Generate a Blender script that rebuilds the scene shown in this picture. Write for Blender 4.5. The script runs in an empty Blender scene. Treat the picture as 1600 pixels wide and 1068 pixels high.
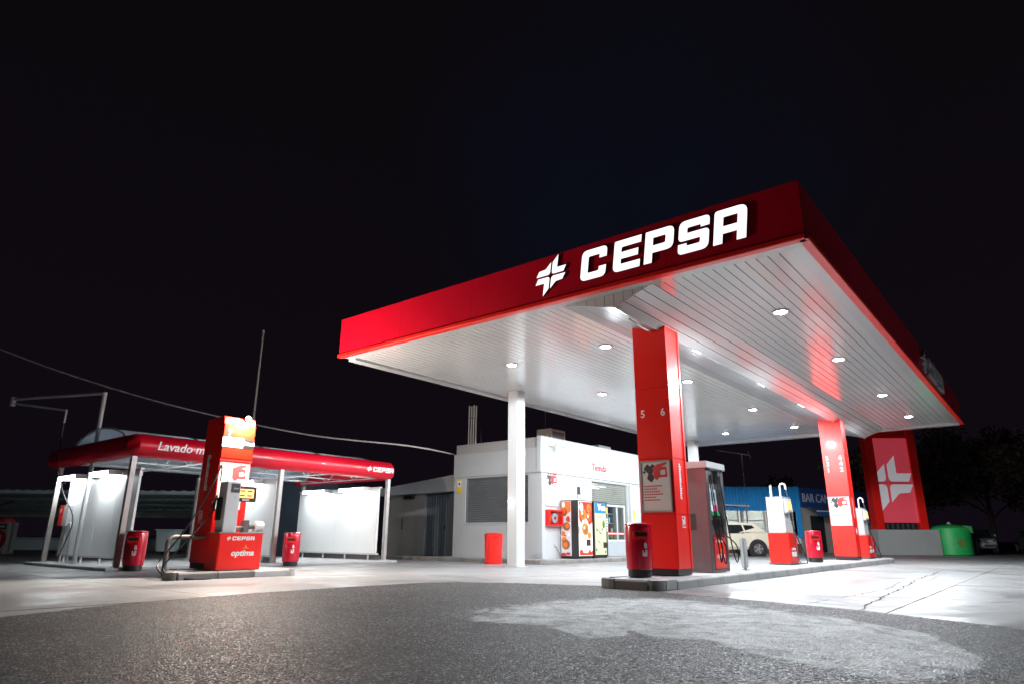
import bpy, bmesh, math, random
from mathutils import Vector, Matrix
random.seed(7)
SC = bpy.context.scene
COL = SC.collection
# ------------------------------------------------------------------ camera, sky, exposure
F_PX, PITCH, ROLL, CAM_Z = 1030.28, 0.2882, 0.0065, 0.78
TH = -0.6766                                   # yaw of the station's own axes
P0 = (4.2743, 8.8073)                          # canopy's front right corner
U = (math.cos(TH), math.sin(TH)); V = (-math.sin(TH), math.cos(TH))
def S(x, y, z=0.0):                            # station axes -> world
    return Vector((P0[0] + U[0]*x + V[0]*y, P0[1] + U[1]*x + V[1]*y, z))
cam = bpy.data.objects.new('camera', bpy.data.cameras.new('camera')); COL.objects.link(cam)
cam.data.sensor_width = 36; cam.data.lens = 36*F_PX/1600; cam.data.clip_end = 2000; cam.data.clip_start = 0.05
fw = Vector((0, math.cos(PITCH), math.sin(PITCH))); up = Vector((0, -math.sin(PITCH), math.cos(PITCH))); rt = Vector((1, 0, 0))
r2 = rt*math.cos(ROLL) + up*math.sin(ROLL); u2 = up*math.cos(ROLL) - rt*math.sin(ROLL)
cam.matrix_world = Matrix(((r2.x, u2.x, -fw.x, 0), (r2.y, u2.y, -fw.y, 0), (r2.z, u2.z, -fw.z, CAM_Z), (0, 0, 0, 1)))
SC.camera = cam
SC.view_settings.view_transform = 'Standard'; SC.view_settings.look = 'None'
SC.view_settings.gamma = 1; SC.view_settings.use_curve_mapping = False
SC.view_settings.exposure = 1.0
SC.cycles.use_denoising = True
SC.cycles.sample_clamp_indirect = 6
SC.cycles.max_bounces = 8
W = bpy.data.worlds.new('World'); SC.world = W; W.use_nodes = True
nt = W.node_tree; nt.nodes.clear()
wo = nt.nodes.new('ShaderNodeOutputWorld'); bg = nt.nodes.new('ShaderNodeBackground')
tc = nt.nodes.new('ShaderNodeTexCoord'); sp = nt.nodes.new('ShaderNodeSeparateXYZ'); rp = nt.nodes.new('ShaderNodeValToRGB')
nt.links.new(tc.outputs['Generated'], sp.inputs[0]); nt.links.new(sp.outputs['Z'], rp.inputs[0])
rp.color_ramp.elements[0].position = 0.0; rp.color_ramp.elements[0].color = (0.0024, 0.0016, 0.0029, 1)
rp.color_ramp.elements[1].position = 0.75; rp.color_ramp.elements[1].color = (0.0017, 0.0013, 0.0018, 1)
dt = nt.nodes.new('ShaderNodeVectorMath'); dt.operation = 'DOT_PRODUCT'; dt.inputs[1].default_value = (0.1834, 0.8454, 0.5017)   # faint blue haze painted into the sky above the canopy
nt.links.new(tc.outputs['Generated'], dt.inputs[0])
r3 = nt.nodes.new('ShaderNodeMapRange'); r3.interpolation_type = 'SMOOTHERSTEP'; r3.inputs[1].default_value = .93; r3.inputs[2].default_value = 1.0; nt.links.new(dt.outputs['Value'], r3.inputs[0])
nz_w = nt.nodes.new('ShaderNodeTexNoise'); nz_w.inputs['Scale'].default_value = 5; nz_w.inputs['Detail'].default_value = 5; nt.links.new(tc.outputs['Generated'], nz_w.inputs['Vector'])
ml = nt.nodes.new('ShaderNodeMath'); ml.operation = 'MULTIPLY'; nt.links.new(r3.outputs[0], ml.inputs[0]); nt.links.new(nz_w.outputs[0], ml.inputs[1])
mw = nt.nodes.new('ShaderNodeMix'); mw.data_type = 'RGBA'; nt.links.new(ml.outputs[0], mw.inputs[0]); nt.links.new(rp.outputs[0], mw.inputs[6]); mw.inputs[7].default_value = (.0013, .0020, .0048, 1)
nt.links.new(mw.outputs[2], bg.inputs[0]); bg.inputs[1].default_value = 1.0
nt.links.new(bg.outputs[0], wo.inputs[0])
CANOPY_W = 620.0; TUBE_E = 46.0; LAMP_W = 700.0; SIGN_E = 0.62

# ------------------------------------------------------------------ materials
MATS = {}
def mat(name, col, rough=0.5, metal=0.0, var=0.12, scale=3.0, bump=0.0, bscale=40.0, emit=None, estr=0.0, spec=0.5, rvar=0.1, coat=0.0, dirt=0.0):
    if name in MATS: return MATS[name]
    m = bpy.data.materials.new(name); m.use_nodes = True; t = m.node_tree; n = t.nodes; l = t.links
    b = n['Principled BSDF']
    b.inputs['Metallic'].default_value = metal; b.inputs['Specular IOR Level'].default_value = spec
    b.inputs['Coat Weight'].default_value = coat; b.inputs['Coat Roughness'].default_value = 0.08
    co = n.new('ShaderNodeTexCoord')
    nz = n.new('ShaderNodeTexNoise'); nz.inputs['Scale'].default_value = scale; nz.inputs['Detail'].default_value = 7; nz.inputs['Roughness'].default_value = 0.62
    l.new(co.outputs['Object'], nz.inputs['Vector'])
    mx = n.new('ShaderNodeMix'); mx.data_type = 'RGBA'
    c = Vector(col)
    mx.inputs[6].default_value = (*(c*(1-var)), 1); mx.inputs[7].default_value = (*[min(1, v) for v in c*(1+var)], 1)
    l.new(nz.outputs[0], mx.inputs[0]); out = mx.outputs[2]
    if dirt > 0:                                # smudges with a shape of their own
        n2 = n.new('ShaderNodeTexNoise'); n2.inputs['Scale'].default_value = scale*0.6; n2.inputs['Detail'].default_value = 9; n2.inputs['Distortion'].default_value = 0.6
        l.new(co.outputs['Object'], n2.inputs['Vector'])
        r = n.new('ShaderNodeValToRGB'); r.color_ramp.elements[0].position = 0.52; r.color_ramp.elements[1].position = 0.75
        r.color_ramp.elements[0].color = (0, 0, 0, 1); r.color_ramp.elements[1].color = (dirt, dirt, dirt, 1)
        l.new(n2.outputs[0], r.inputs[0])
        m2 = n.new('ShaderNodeMix'); m2.data_type = 'RGBA'; l.new(r.outputs[0], m2.inputs[0]); l.new(out, m2.inputs[6])
        m2.inputs[7].default_value = (c[0]*0.45, c[1]*0.42, c[2]*0.38, 1); out = m2.outputs[2]
    l.new(out, b.inputs['Base Color'])
    mr = n.new('ShaderNodeMapRange'); mr.inputs[3].default_value = max(0.02, rough-rvar); mr.inputs[4].default_value = min(1, rough+rvar)
    l.new(nz.outputs[0], mr.inputs[0]); l.new(mr.outputs[0], b.inputs['Roughness'])
    if bump > 0:
        nb = n.new('ShaderNodeTexNoise'); nb.inputs['Scale'].default_value = bscale; nb.inputs['Detail'].default_value = 4
        l.new(co.outputs['Object'], nb.inputs['Vector'])
        bp = n.new('ShaderNodeBump'); bp.inputs['Strength'].default_value = bump; bp.inputs['Distance'].default_value = 0.02
        l.new(nb.outputs[0], bp.inputs['Height']); l.new(bp.outputs[0], b.inputs['Normal'])
    if emit:
        b.inputs['Emission Color'].default_value = (*emit, 1); b.inputs['Emission Strength'].default_value = estr
    MATS[name] = m
    return m
RED = mat('red_cladding', (0.88, 0.016, 0.010), 0.32, var=0.05, scale=1.5, coat=0.10, dirt=0.14)
FRED = mat('fascia_red', (0.62, 0.004, 0.022), 0.32, var=0.07, scale=1.2, coat=0.2, dirt=0.15)
BINRED = mat('bin_red', (0.55, 0.008, 0.030), 0.22, var=0.06, coat=0.3)
WHITE = mat('white_gloss', (0.47, 0.48, 0.48), 0.14, var=0.03, bump=0.02, bscale=2.0, rvar=0.04, coat=0.3)
PLANK = mat('soffit_white', (0.50, 0.51, 0.51), 0.22, var=0.04, scale=0.9, bump=0.05, bscale=3.0, rvar=0.06, coat=0.35, dirt=0.10)
PLANKM = mat('soffit_beam_shaded', (0.27, 0.27, 0.28), 0.5, var=0.05, scale=0.9, bump=0.04, bscale=3.0, dirt=0.15)  # beam's left face: shade put into the colour to tame lamp hot spots
HEAD = mat('tower_head_red', (0.45, 0.0075, 0.0016), 0.7, var=0.03, spec=0.04)
HEADK = mat('tower_head_black', (0.005, 0.005, 0.006), 0.7, var=0.03, spec=0.1)
PLASTER = mat('white_plaster', (0.48, 0.50, 0.51), 0.6, var=0.05, scale=1.1, bump=0.15, bscale=60, dirt=0.12)
PLASTER2 = mat('grey_plaster', (0.42, 0.42, 0.41), 0.7, var=0.07, scale=1.3, bump=0.15, bscale=60, dirt=0.2)
BEIGE = mat('beige_render', (0.48, 0.45, 0.40), 0.75, var=0.08, bump=0.2, bscale=50, dirt=0.25)
PANELW = mat('panel_white', (0.80, 0.81, 0.81), 0.45, var=0.02, scale=1.5, dirt=0.05)
STEEL = mat('brushed_steel', (0.42, 0.40, 0.38), 0.38, metal=0.55, var=0.1, scale=6)
STEELD = mat('dark_steel', (0.16, 0.15, 0.16), 0.38, metal=0.6, var=0.15, scale=6)
GALV = mat('galvanised', (0.60, 0.59, 0.58), 0.5, metal=0.15, var=0.18, scale=9)
GREYP = mat('grey_paint', (0.36, 0.37, 0.38), 0.45, var=0.06)
LGREY = mat('light_grey_paint', (0.55, 0.56, 0.57), 0.4, var=0.05)
BLACK = mat('black_rubber', (0.012, 0.012, 0.013), 0.45, var=0.2)
BLACKP = mat('black_plastic', (0.02, 0.02, 0.022), 0.35, var=0.2)
PRINTW = mat('white_print', (0.80, 0.80, 0.80), 0.5, var=0.02)
PRINTK = mat('black_print', (0.03, 0.03, 0.035), 0.5, var=0.1)
PRINTG = mat('grey_print', (0.32, 0.32, 0.34), 0.5, var=0.1)
PRINTR = mat('red_print', (0.60, 0.03, 0.03), 0.5, var=0.05)
PAPER = mat('poster_paper', (0.70, 0.70, 0.69), 0.22, var=0.03, coat=0.3)
YELLOW = mat('yellow_print', (0.75, 0.52, 0.03), 0.5, var=0.05)
ORANGE = mat('orange_print', (0.85, 0.30, 0.03), 0.5, var=0.05)
GREEN = mat('green_plastic', (0.03, 0.50, 0.12), 0.45, var=0.12, dirt=0.3)
BLUE = mat('blue_cladding', (0.015, 0.30, 0.70), 0.45, var=0.12, dirt=0.2)
BLUED = mat('awning_blue', (0.010, 0.08, 0.28), 0.8, var=0.12)
KERB = mat('kerb_concrete', (0.42, 0.42, 0.42), 0.65, var=0.14, scale=7, bump=0.3, bscale=70, dirt=0.5)
KERBD = mat('kerb_dirty', (0.17, 0.165, 0.16), 0.7, var=0.25, scale=7, bump=0.3, bscale=70, dirt=0.5)
CREAM = mat('cream_car_paint', (0.66, 0.60, 0.47), 0.25, var=0.03, coat=0.6)
SILVER = mat('silver_car_paint', (0.12, 0.12, 0.135), 0.3, metal=0.4, var=0.04, coat=0.6)
GLASSD = mat('dark_car_glass', (0.012, 0.014, 0.016), 0.06, var=0.1)
TEAL = mat('teal_sheet', (0.70, 0.88, 0.88), 0.5, var=0.12, scale=1.5, dirt=0.3)
BARK = mat('bark', (0.06, 0.045, 0.035), 0.9, var=0.3, bump=0.5, bscale=20)
TRANSL = mat('milky_sheet', (0.55, 0.62, 0.68), 0.35, var=0.06, scale=2, dirt=0.15)
def em(name, col, s):
    return mat(name, tuple(min(0.8, c)*.5 for c in col), 0.4, var=0.01, emit=col, estr=s)
SIGN = em('sign_light', (1.0, 0.98, 1.0), SIGN_E)
DIFF = em('downlight_glow', (0.92, 0.97, 1.0), 40.0)
TUBE = em('tube_glow', (0.90, 0.97, 1.0), TUBE_E)
BULB = em('bulb_glow', (1.0, 0.80, 0.50), 22.0)
RAILG = mat('worn_steel_tube', (0.17, 0.155, 0.14), 0.5, metal=0.3, var=0.25, scale=12, dirt=.4)
ORDISP = em('orange_display', (1.0, 0.42, 0.10), 1.5)
def glass():
    m = bpy.data.materials.new('shop_glass'); m.use_nodes = True; t = m.node_tree; t.nodes.clear()
    o = t.nodes.new('ShaderNodeOutputMaterial'); mx = t.nodes.new('ShaderNodeMixShader'); tr = t.nodes.new('ShaderNodeBsdfTransparent'); gl = t.nodes.new('ShaderNodeBsdfGlossy')
    gl.inputs['Roughness'].default_value = 0.04; lw = t.nodes.new('ShaderNodeLayerWeight'); lw.inputs[0].default_value = .5; pw = t.nodes.new('ShaderNodeMath'); pw.operation = 'POWER'; pw.inputs[1].default_value = 4.0; fr = t.nodes.new('ShaderNodeMath'); fr.operation = 'MULTIPLY_ADD'; fr.inputs[1].default_value = .6; fr.inputs[2].default_value = .04; t.links.new(lw.outputs['Facing'], pw.inputs[0]); t.links.new(pw.outputs[0], fr.inputs[0])
    tr.inputs[0].default_value = (0.86, 0.9, 0.9, 1)
    t.links.new(fr.outputs[0], mx.inputs[0]); t.links.new(tr.outputs[0], mx.inputs[1]); t.links.new(gl.outputs[0], mx.inputs[2]); t.links.new(mx.outputs[0], o.inputs[0])
    return m
GLASS = glass()
def milky():
    m = bpy.data.materials.new('milky_roof'); m.use_nodes = True; t = m.node_tree; b = t.nodes['Principled BSDF']; o = t.nodes['Material Output']
    b.inputs['Base Color'].default_value = (.62,.68,.74,1); b.inputs['Roughness'].default_value = .3
    tr = t.nodes.new('ShaderNodeBsdfTranslucent'); tr.inputs[0].default_value = (.75,.82,.88,1); mx = t.nodes.new('ShaderNodeMixShader'); mx.inputs[0].default_value = .6
    t.links.new(b.outputs[0], mx.inputs[1]); t.links.new(tr.outputs[0], mx.inputs[2]); t.links.new(mx.outputs[0], o.inputs[0]); return m
MILKY = milky()
def leaf_mat():
    return mat('leaf', (0.12, 0.11, 0.075), 0.6, var=0.4, scale=2)
LEAF = leaf_mat()

# ------------------------------------------------------------------ mesh helpers
class MB:
    def __init__(s): s.v = []; s.f = []
    def add(s, vs, fs):
        o = len(s.v); s.v += [tuple(p) for p in vs]; s.f += [tuple(i+o for i in f) for f in fs]; return s
    def box(s, x0, x1, y0, y1, z0, z1):
        return s.add([(x0,y0,z0),(x1,y0,z0),(x1,y1,z0),(x0,y1,z0),(x0,y0,z1),(x1,y0,z1),(x1,y1,z1),(x0,y1,z1)],
                     [(3,2,1,0),(4,5,6,7),(0,1,5,4),(1,2,6,5),(2,3,7,6),(3,0,4,7)])
    def prism(s, pts, axis, a, b):              # polygon in the other two axes, pushed along axis
        n = len(pts)
        def mk(p, t): return (t,p[0],p[1]) if axis=='x' else (p[0],t,p[1]) if axis=='y' else (p[0],p[1],t)
        vs = [mk(p,a) for p in pts]+[mk(p,b) for p in pts]
        return s.add(vs, [tuple(range(n))[::-1], tuple(range(n,2*n))]+[(i,(i+1)%n,n+(i+1)%n,n+i) for i in range(n)])
    def tube(s, path, r, n=8, cap=True):
        path = [Vector(p) for p in path]; rings = []; prev = None
        for i, p in enumerate(path):
            t = (path[min(i+1,len(path)-1)]-path[max(i-1,0)]).normalized()
            if prev is None:
                a = Vector((0,0,1)) if abs(t.z) < .9 else Vector((1,0,0)); x = t.cross(a).normalized()
            else:
                x = (prev - t*prev.dot(t)).normalized()
            prev = x; y = t.cross(x)
            rr = r[i] if isinstance(r,(list,tuple)) else r
            rings.append([p + x*(rr*math.cos(2*math.pi*k/n)) + y*(rr*math.sin(2*math.pi*k/n)) for k in range(n)])
        vs = [q for g in rings for q in g]; fs = []
        for i in range(len(rings)-1):
            for k in range(n): fs.append((i*n+k, i*n+(k+1)%n, (i+1)*n+(k+1)%n, (i+1)*n+k))
        if cap: fs += [tuple(range(n))[::-1], tuple((len(rings)-1)*n+k for k in range(n))]
        return s.add(vs, fs)
    def lathe(s, prof, n=20, c=(0,0,0), sx=1.0, sy=1.0):
        vs = []; fs = []
        for r, z in prof:
            for k in range(n): vs.append((c[0]+sx*r*math.cos(2*math.pi*k/n), c[1]+sy*r*math.sin(2*math.pi*k/n), c[2]+z))
        for i in range(len(prof)-1):
            for k in range(n): fs.append((i*n+k, i*n+(k+1)%n, (i+1)*n+(k+1)%n, (i+1)*n+k))
        fs += [tuple(range(n))[::-1], tuple((len(prof)-1)*n+k for k in range(n))]
        return s.add(vs, fs)
    def sweep(s, path, prof, cap=True):         # 2-D path on the plan, profile (outward to the right of travel, z), mitred
        path = [Vector(p) for p in path]; n = len(prof); vs = []; fs = []
        for i, p in enumerate(path):
            d0 = (p-path[i-1]).normalized() if i > 0 else None
            d1 = (path[i+1]-p).normalized() if i < len(path)-1 else None
            if d0 is None: d0 = d1
            if d1 is None: d1 = d0
            n0 = Vector((d0.y,-d0.x)); n1 = Vector((d1.y,-d1.x)); m = (n0+n1).normalized(); m = m/max(.3, m.dot(n0))
            for o, z in prof: vs.append((p.x+m.x*o, p.y+m.y*o, z))
        for i in range(len(path)-1):
            for k in range(n): fs.append((i*n+k, i*n+(k+1)%n, (i+1)*n+(k+1)%n, (i+1)*n+k))
        if cap: fs += [tuple(range(n))[::-1], tuple((len(path)-1)*n+k for k in range(n))]
        return s.add(vs, fs)
    def mesh(s, name, m, bevel=0.0, smooth=False, segs=2):
        me = bpy.data.meshes.new(name); me.from_pydata(s.v, [], s.f); me.update()
        bm = bmesh.new(); bm.from_mesh(me); bmesh.ops.recalc_face_normals(bm, faces=bm.faces)
        if bevel > 0:
            es = [e for e in bm.edges if len(e.link_faces)==2 and e.calc_face_angle(0) > 0.5]
            bmesh.ops.bevel(bm, geom=es, offset=bevel, segments=segs, affect='EDGES', clamp_overlap=True)
        if smooth:
            for f in bm.faces: f.smooth = True
            for e in bm.edges:
                if len(e.link_faces)==2 and e.calc_face_angle(0) > 0.7: e.smooth = False
        bm.to_mesh(me); bm.free(); me.materials.append(m)
        return me
    def build(s, name, m, parent=None, bevel=0.0, smooth=False, loc=None, rz=0.0):
        return link(name, s.mesh(name, m, bevel, smooth), parent, loc, rz)
def link(name, me, parent=None, loc=None, rz=0.0):
    o = bpy.data.objects.new(name, me); COL.objects.link(o)
    if parent: o.parent = parent
    if loc is not None: o.location = loc
    if rz: o.rotation_euler = (0,0,rz)
    return o
def B(x0, x1, y0, y1, z0, z1): return MB().box(x0, x1, y0, y1, z0, z1)
def tag(o, label=None, cat=None, group=None, kind=None):
    if label: o['label'] = label
    if cat: o['category'] = cat
    if group: o['group'] = group
    if kind: o['kind'] = kind
    return o
def thing(name, label, cat, x, y, z=0.0, rot=0.0, group=None, world=False):
    o = bpy.data.objects.new(name, None); COL.objects.link(o); o.empty_display_size = 0.2
    o.location = Vector((x,y,z)) if world else S(x,y,z); o.rotation_euler = (0,0,rot if world else TH+rot)
    return tag(o, label, cat, group)
def ground_thing(o, x=0, y=0, z=0, rot=0):      # put a one-mesh thing on the station axes
    o.location = S(x,y,z); o.rotation_euler = (0,0,TH+rot); return o
def dup(o, parent=None):
    c = o.copy(); COL.objects.link(c)
    if parent: c.parent = parent
    for ch in list(o.children): dup(ch, c)
    return c
def place(o, x, y, z=0.0, rot=0.0, label=None, group=None):
    o.location = S(x,y,z); o.rotation_euler = (0,0,TH+rot); return tag(o, label, None, group)

# flat shapes and lettering -------------------------------------------------
def rounded(pts, rad, seg=5):
    out = []; n = len(pts)
    for i in range(n):
        r = rad[i] if isinstance(rad,(list,tuple)) else rad
        p = Vector(pts[i]); a = Vector(pts[i-1]); b = Vector(pts[(i+1)%n])
        if r <= 0: out.append(tuple(p)); continue
        r = min(r, (a-p).length*.48, (b-p).length*.48)
        s, e = p+(a-p).normalized()*r, p+(b-p).normalized()*r
        for k in range(seg+1):
            t = k/seg; q = s*(1-t)**2 + p*2*t*(1-t) + e*t*t; out.append((q.x,q.y))
    return out
def shape_mesh(name, loops, depth, m, side=None):
    cu = bpy.data.curves.new(name,'CURVE'); cu.dimensions = '2D'; cu.fill_mode = 'BOTH'; cu.extrude = depth
    for lp in loops:
        sp = cu.splines.new('POLY'); sp.points.add(len(lp)-1)
        for i,(x,y) in enumerate(lp): sp.points[i].co = (x,y,0,1)
        sp.use_cyclic_u = True
    ob = bpy.data.objects.new(name,cu); me = bpy.data.meshes.new_from_object(ob); bpy.data.objects.remove(ob); bpy.data.curves.remove(cu)
    me.name = name; me.materials.clear(); me.materials.append(m)
    if side:                                    # lit face only, opaque returns
        me.materials.append(side)
        for p in me.polygons: p.material_index = 0 if p.normal.z > .5 else 1
    return me
FACE = {'-y': (math.pi/2,0,0), '+x': (math.pi/2,0,math.pi/2), '+z': (0,0,0), '-x': (math.pi/2,0,-math.pi/2)}
def shape(name, loops, m, parent, loc, face='-y', depth=0.002, side=None):
    o = link(name, shape_mesh(name, loops, depth, m, side), parent, loc); o.rotation_euler = FACE[face]; return o
def text(body, size, m, parent, loc, face='-y', depth=0.002, name='lettering', shear=0.0, align='LEFT', bold=0.0, sx=1.0, turn=0.0):
    cu = bpy.data.curves.new(name,'FONT'); cu.body = body; cu.size = size; cu.extrude = depth; cu.shear = shear; cu.align_x = align; cu.offset = bold; cu.resolution_u = 3
    ob = bpy.data.objects.new(name,cu); me = bpy.data.meshes.new_from_object(ob); bpy.data.objects.remove(ob); bpy.data.curves.remove(cu)
    me.name = name; me.materials.clear(); me.materials.append(m)
    if sx != 1.0 or turn:
        M = Matrix.Rotation(turn,4,'Z') @ Matrix.Diagonal((sx,1,1,1)); me.transform(M)
    o = link(name, me, parent, loc); o.rotation_euler = FACE[face]; return o
def rect(x0,x1,y0,y1,r=0.0):
    p = [(x0,y0),(x1,y0),(x1,y1),(x0,y1)]
    return rounded(p, r, 4) if r else p
def disc(cx,cy,r,n=16,sy=1.0): return [(cx+r*math.cos(2*math.pi*k/n), cy+r*sy*math.sin(2*math.pi*k/n)) for k in range(n)]
GLY = {
 'C': [([(0,0),(.92,0),(.92,.36),(.66,.36),(.66,.23),(.26,.23),(.26,.77),(.66,.77),(.66,.64),(.92,.64),(.92,1),(0,1)], [.2,.2,0,0,.05,.05,.05,.05,0,0,.2,.2])],
 'E': [([(0,0),(.92,0),(.92,.23),(.26,.23),(.26,.39),(.84,.39),(.84,.61),(.26,.61),(.26,.77),(.92,.77),(.92,1),(0,1)], [.2,0,0,.05,0,0,0,0,.05,0,0,.06])],
 'P': [([(0,0),(.26,0),(.26,.30),(.92,.30),(.92,1),(0,1)], [0,0,0,.2,.2,.03]), ([(.26,.53),(.26,.77),(.66,.77),(.66,.53)], [0,0,.05,.05])],
 'S': [([(0,0),(.92,0),(.92,.61),(.26,.61),(.26,.77),(.66,.77),(.66,.69),(.92,.69),(.92,1),(0,1),(0,.39),(.66,.39),(.66,.23),(.26,.23),(.26,.31),(0,.31)], [.2,.2,.14,.03,.05,.05,0,0,.2,.2,.14,.03,.05,.05,0,0])],
 'A': [([(0,0),(.26,0),(.26,.28),(.66,.28),(.66,0),(.92,0),(.92,1),(0,1)], [0,0,0,0,0,0,.24,.1]), ([(.26,.5),(.26,.77),(.66,.77),(.66,.5)], [0,0,.04,0])]}
def glyph(ch, h, w, sl): return [[(x/.92*w + y*sl*h, y*h) for x,y in rounded(p,r,5)] for p,r in GLY[ch]]
def emblem_loops(h, sl=0.0):
    out = []; g = .055; a = .34
    ur = rounded([(g,g),(.86,g),(1.0,g+a*.9),(g+a,g+a*.9),(g+a,1.05),(g,.70)], [.17,0,0,.03,0,0], 5)
    lr = rounded([(g,-g),(g,-.72),(g+a,-g-a*1.0),(.84,-g-a*.9),(1.0,-g)], [.17,0,.05,0,0], 5)
    for q, s in ((ur,1),(lr,1),(ur,-1),(lr,-1)):
        pts = [(x*s, y*s) for x,y in q]
        out.append([(x*h*.92 + y*h*sl, y*h) for x,y in pts])
    return out
def brand_row(parent, loc, h, m, face='-y', depth=0.002, w=None):   # small printed emblem and word
    x0, y0, z0 = loc
    mv = (lambda d: (x0+d,y0,z0)) if face=='-y' else (lambda d: (x0,y0+d,z0))
    shape('emblem', [[(x, y+h*.5) for x,y in lp] for lp in emblem_loops(h*.62,.1)], m, parent, mv(h*.6), face, depth)
    w = w or h*.95; loops = []
    for i,ch in enumerate('CEPSA'): loops += [[(x+h*1.55+i*w*1.17, y) for x,y in lp] for lp in glyph(ch,h,w,.12)]
    shape('lettering', loops, m, parent, mv(0), face, depth)
# ------------------------------------------------------------------ ground
def concrete_mat():
    m = bpy.data.materials.new('forecourt_concrete'); m.use_nodes = True; t = m.node_tree; n = t.nodes; l = t.links; b = n['Principled BSDF']
    co = n.new('ShaderNodeNewGeometry')
    def noise(sc, det=8, dist=0.0, ro=.6):
        q = n.new('ShaderNodeTexNoise'); q.inputs['Scale'].default_value = sc; q.inputs['Detail'].default_value = det; q.inputs['Distortion'].default_value = dist; q.inputs['Roughness'].default_value = ro
        l.new(co.outputs['Position'], q.inputs['Vector']); return q.outputs[0]
    def ramp(src, p0, c0, p1, c1):
        r = n.new('ShaderNodeValToRGB'); e = r.color_ramp.elements; e[0].position = p0; e[0].color = (*c0,1); e[1].position = p1; e[1].color = (*c1,1); l.new(src, r.inputs[0]); return r.outputs[0]
    def mul(a, c):
        x = n.new('ShaderNodeMix'); x.data_type = 'RGBA'; x.blend_type = 'MULTIPLY'; x.inputs[0].default_value = 1; l.new(a, x.inputs[6]); l.new(c, x.inputs[7]); return x.outputs[2]
    big = ramp(noise(.35,6,.3), .35, (.285,.282,.279), .68, (.36,.36,.362))
    fine = ramp(noise(9,8), .3, (.82,.82,.82), .7, (1,1,1))
    spots = ramp(noise(1.9,9,.5,.66), .20, (.55,.54,.53), .36, (1,1,1))
    grain = ramp(noise(170,3), .3, (.84,.84,.84), .7, (1,1,1))
    l.new(mul(mul(mul(big, fine), spots), grain), b.inputs['Base Color'])
    l.new(ramp(noise(.6,7,1.0), .38, (.30,)*3, .62, (.65,)*3), b.inputs['Roughness']); b.inputs['Specular IOR Level'].default_value = .35
    bp = n.new('ShaderNodeBump'); bp.inputs['Strength'].default_value = .25; bp.inputs['Distance'].default_value = .01; l.new(noise(60,5), bp.inputs['Height']); l.new(bp.outputs[0], b.inputs['Normal'])
    return m
def asphalt_mat():
    m = bpy.data.materials.new('asphalt'); m.use_nodes = True; t = m.node_tree; n = t.nodes; l = t.links; b = n['Principled BSDF']
    co = n.new('ShaderNodeNewGeometry')
    def noise(sc, det=8, dist=0.0, ro=.6):
        q = n.new('ShaderNodeTexNoise'); q.inputs['Scale'].default_value = sc; q.inputs['Detail'].default_value = det; q.inputs['Distortion'].default_value = dist; q.inputs['Roughness'].default_value = ro
        l.new(co.outputs['Position'], q.inputs['Vector']); return q.outputs[0]
    def ramp(src, p0, c0, p1, c1):
        r = n.new('ShaderNodeValToRGB'); e = r.color_ramp.elements; e[0].position = p0; e[0].color = (*c0,1); e[1].position = p1; e[1].color = (*c1,1); l.new(src, r.inputs[0]); return r.outputs[0]
    def mix(f, a, c, mode='MIX'):
        x = n.new('ShaderNodeMix'); x.data_type = 'RGBA'; x.blend_type = mode
        if isinstance(f, float): x.inputs[0].default_value = f
        else: l.new(f, x.inputs[0])
        l.new(a, x.inputs[6]); l.new(c, x.inputs[7]); return x.outputs[2]
    def math_(op, a, c):
        x = n.new('ShaderNodeMath'); x.operation = op
        for i, q in enumerate((a, c)):
            if isinstance(q, float): x.inputs[i].default_value = q
            else: l.new(q, x.inputs[i])
        return x.outputs[0]
    vo = n.new('ShaderNodeTexVoronoi'); vo.inputs['Scale'].default_value = 64; l.new(co.outputs['Position'], vo.inputs['Vector'])
    sep = n.new('ShaderNodeSeparateColor'); l.new(vo.outputs['Color'], sep.inputs[0])
    stone = ramp(sep.outputs[0], .0, (.014,.0138,.0136), 1.0, (.175,.17,.167))
    pale = ramp(sep.outputs[1], .88, (0,0,0), .96, (.42,.42,.425))
    base = mix(1.0, stone, pale, 'ADD')
    gaps = ramp(vo.outputs['Distance'], .35, (1,1,1), .75, (.35,.35,.35))
    base = mix(1.0, base, gaps, 'MULTIPLY')
    base = mix(1.0, base, ramp(noise(.9,7,.6), .3, (.62,.62,.62), .7, (1.15,1.13,1.12)), 'MULTIPLY')
    at = n.new('ShaderNodeAttribute'); at.attribute_name = 'film'
    wob = math_('MULTIPLY', math_('SUBTRACT', noise(3.4,10,1.0,.74), .5), .75)
    fac = math_('ADD', at.outputs['Fac'], wob)
    mask = ramp(fac, .44, (0,0,0), .62, (1,1,1))
    film = mix(1.0, ramp(sep.outputs[0], 0, (.62,.635,.645), 1, (.88,.90,.91)), ramp(noise(2.6,10,1.1,.72), .38, (.36,.37,.38), .56, (1,1,1)), 'MULTIPLY')
    film = mix(1.0, film, ramp(vo.outputs['Distance'], .45, (1,1,1), .8, (.45,.45,.45)), 'MULTIPLY')
    x = n.new('ShaderNodeMath'); x.operation = 'MULTIPLY'; x.inputs[1].default_value = .95; l.new(mask, x.inputs[0])
    l.new(mix(x.outputs[0], base, film), b.inputs['Base Color'])
    l.new(ramp(sep.outputs[2], 0, (.45,)*3, 1, (.9,)*3), b.inputs['Roughness'])
    hh = math_('ADD', math_('MULTIPLY', math_('SUBTRACT', 1.0, vo.outputs['Distance']), .6), math_('MULTIPLY', sep.outputs[2], .8))
    bp = n.new('ShaderNodeBump'); b.inputs['Specular IOR Level'].default_value = .16; bp.inputs['Strength'].default_value = .9; bp.inputs['Distance'].default_value = .009; l.new(hh, bp.inputs['Height']); l.new(bp.outputs[0], b.inputs['Normal'])
    return m
CONC = concrete_mat(); ASPH = asphalt_mat()
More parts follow.
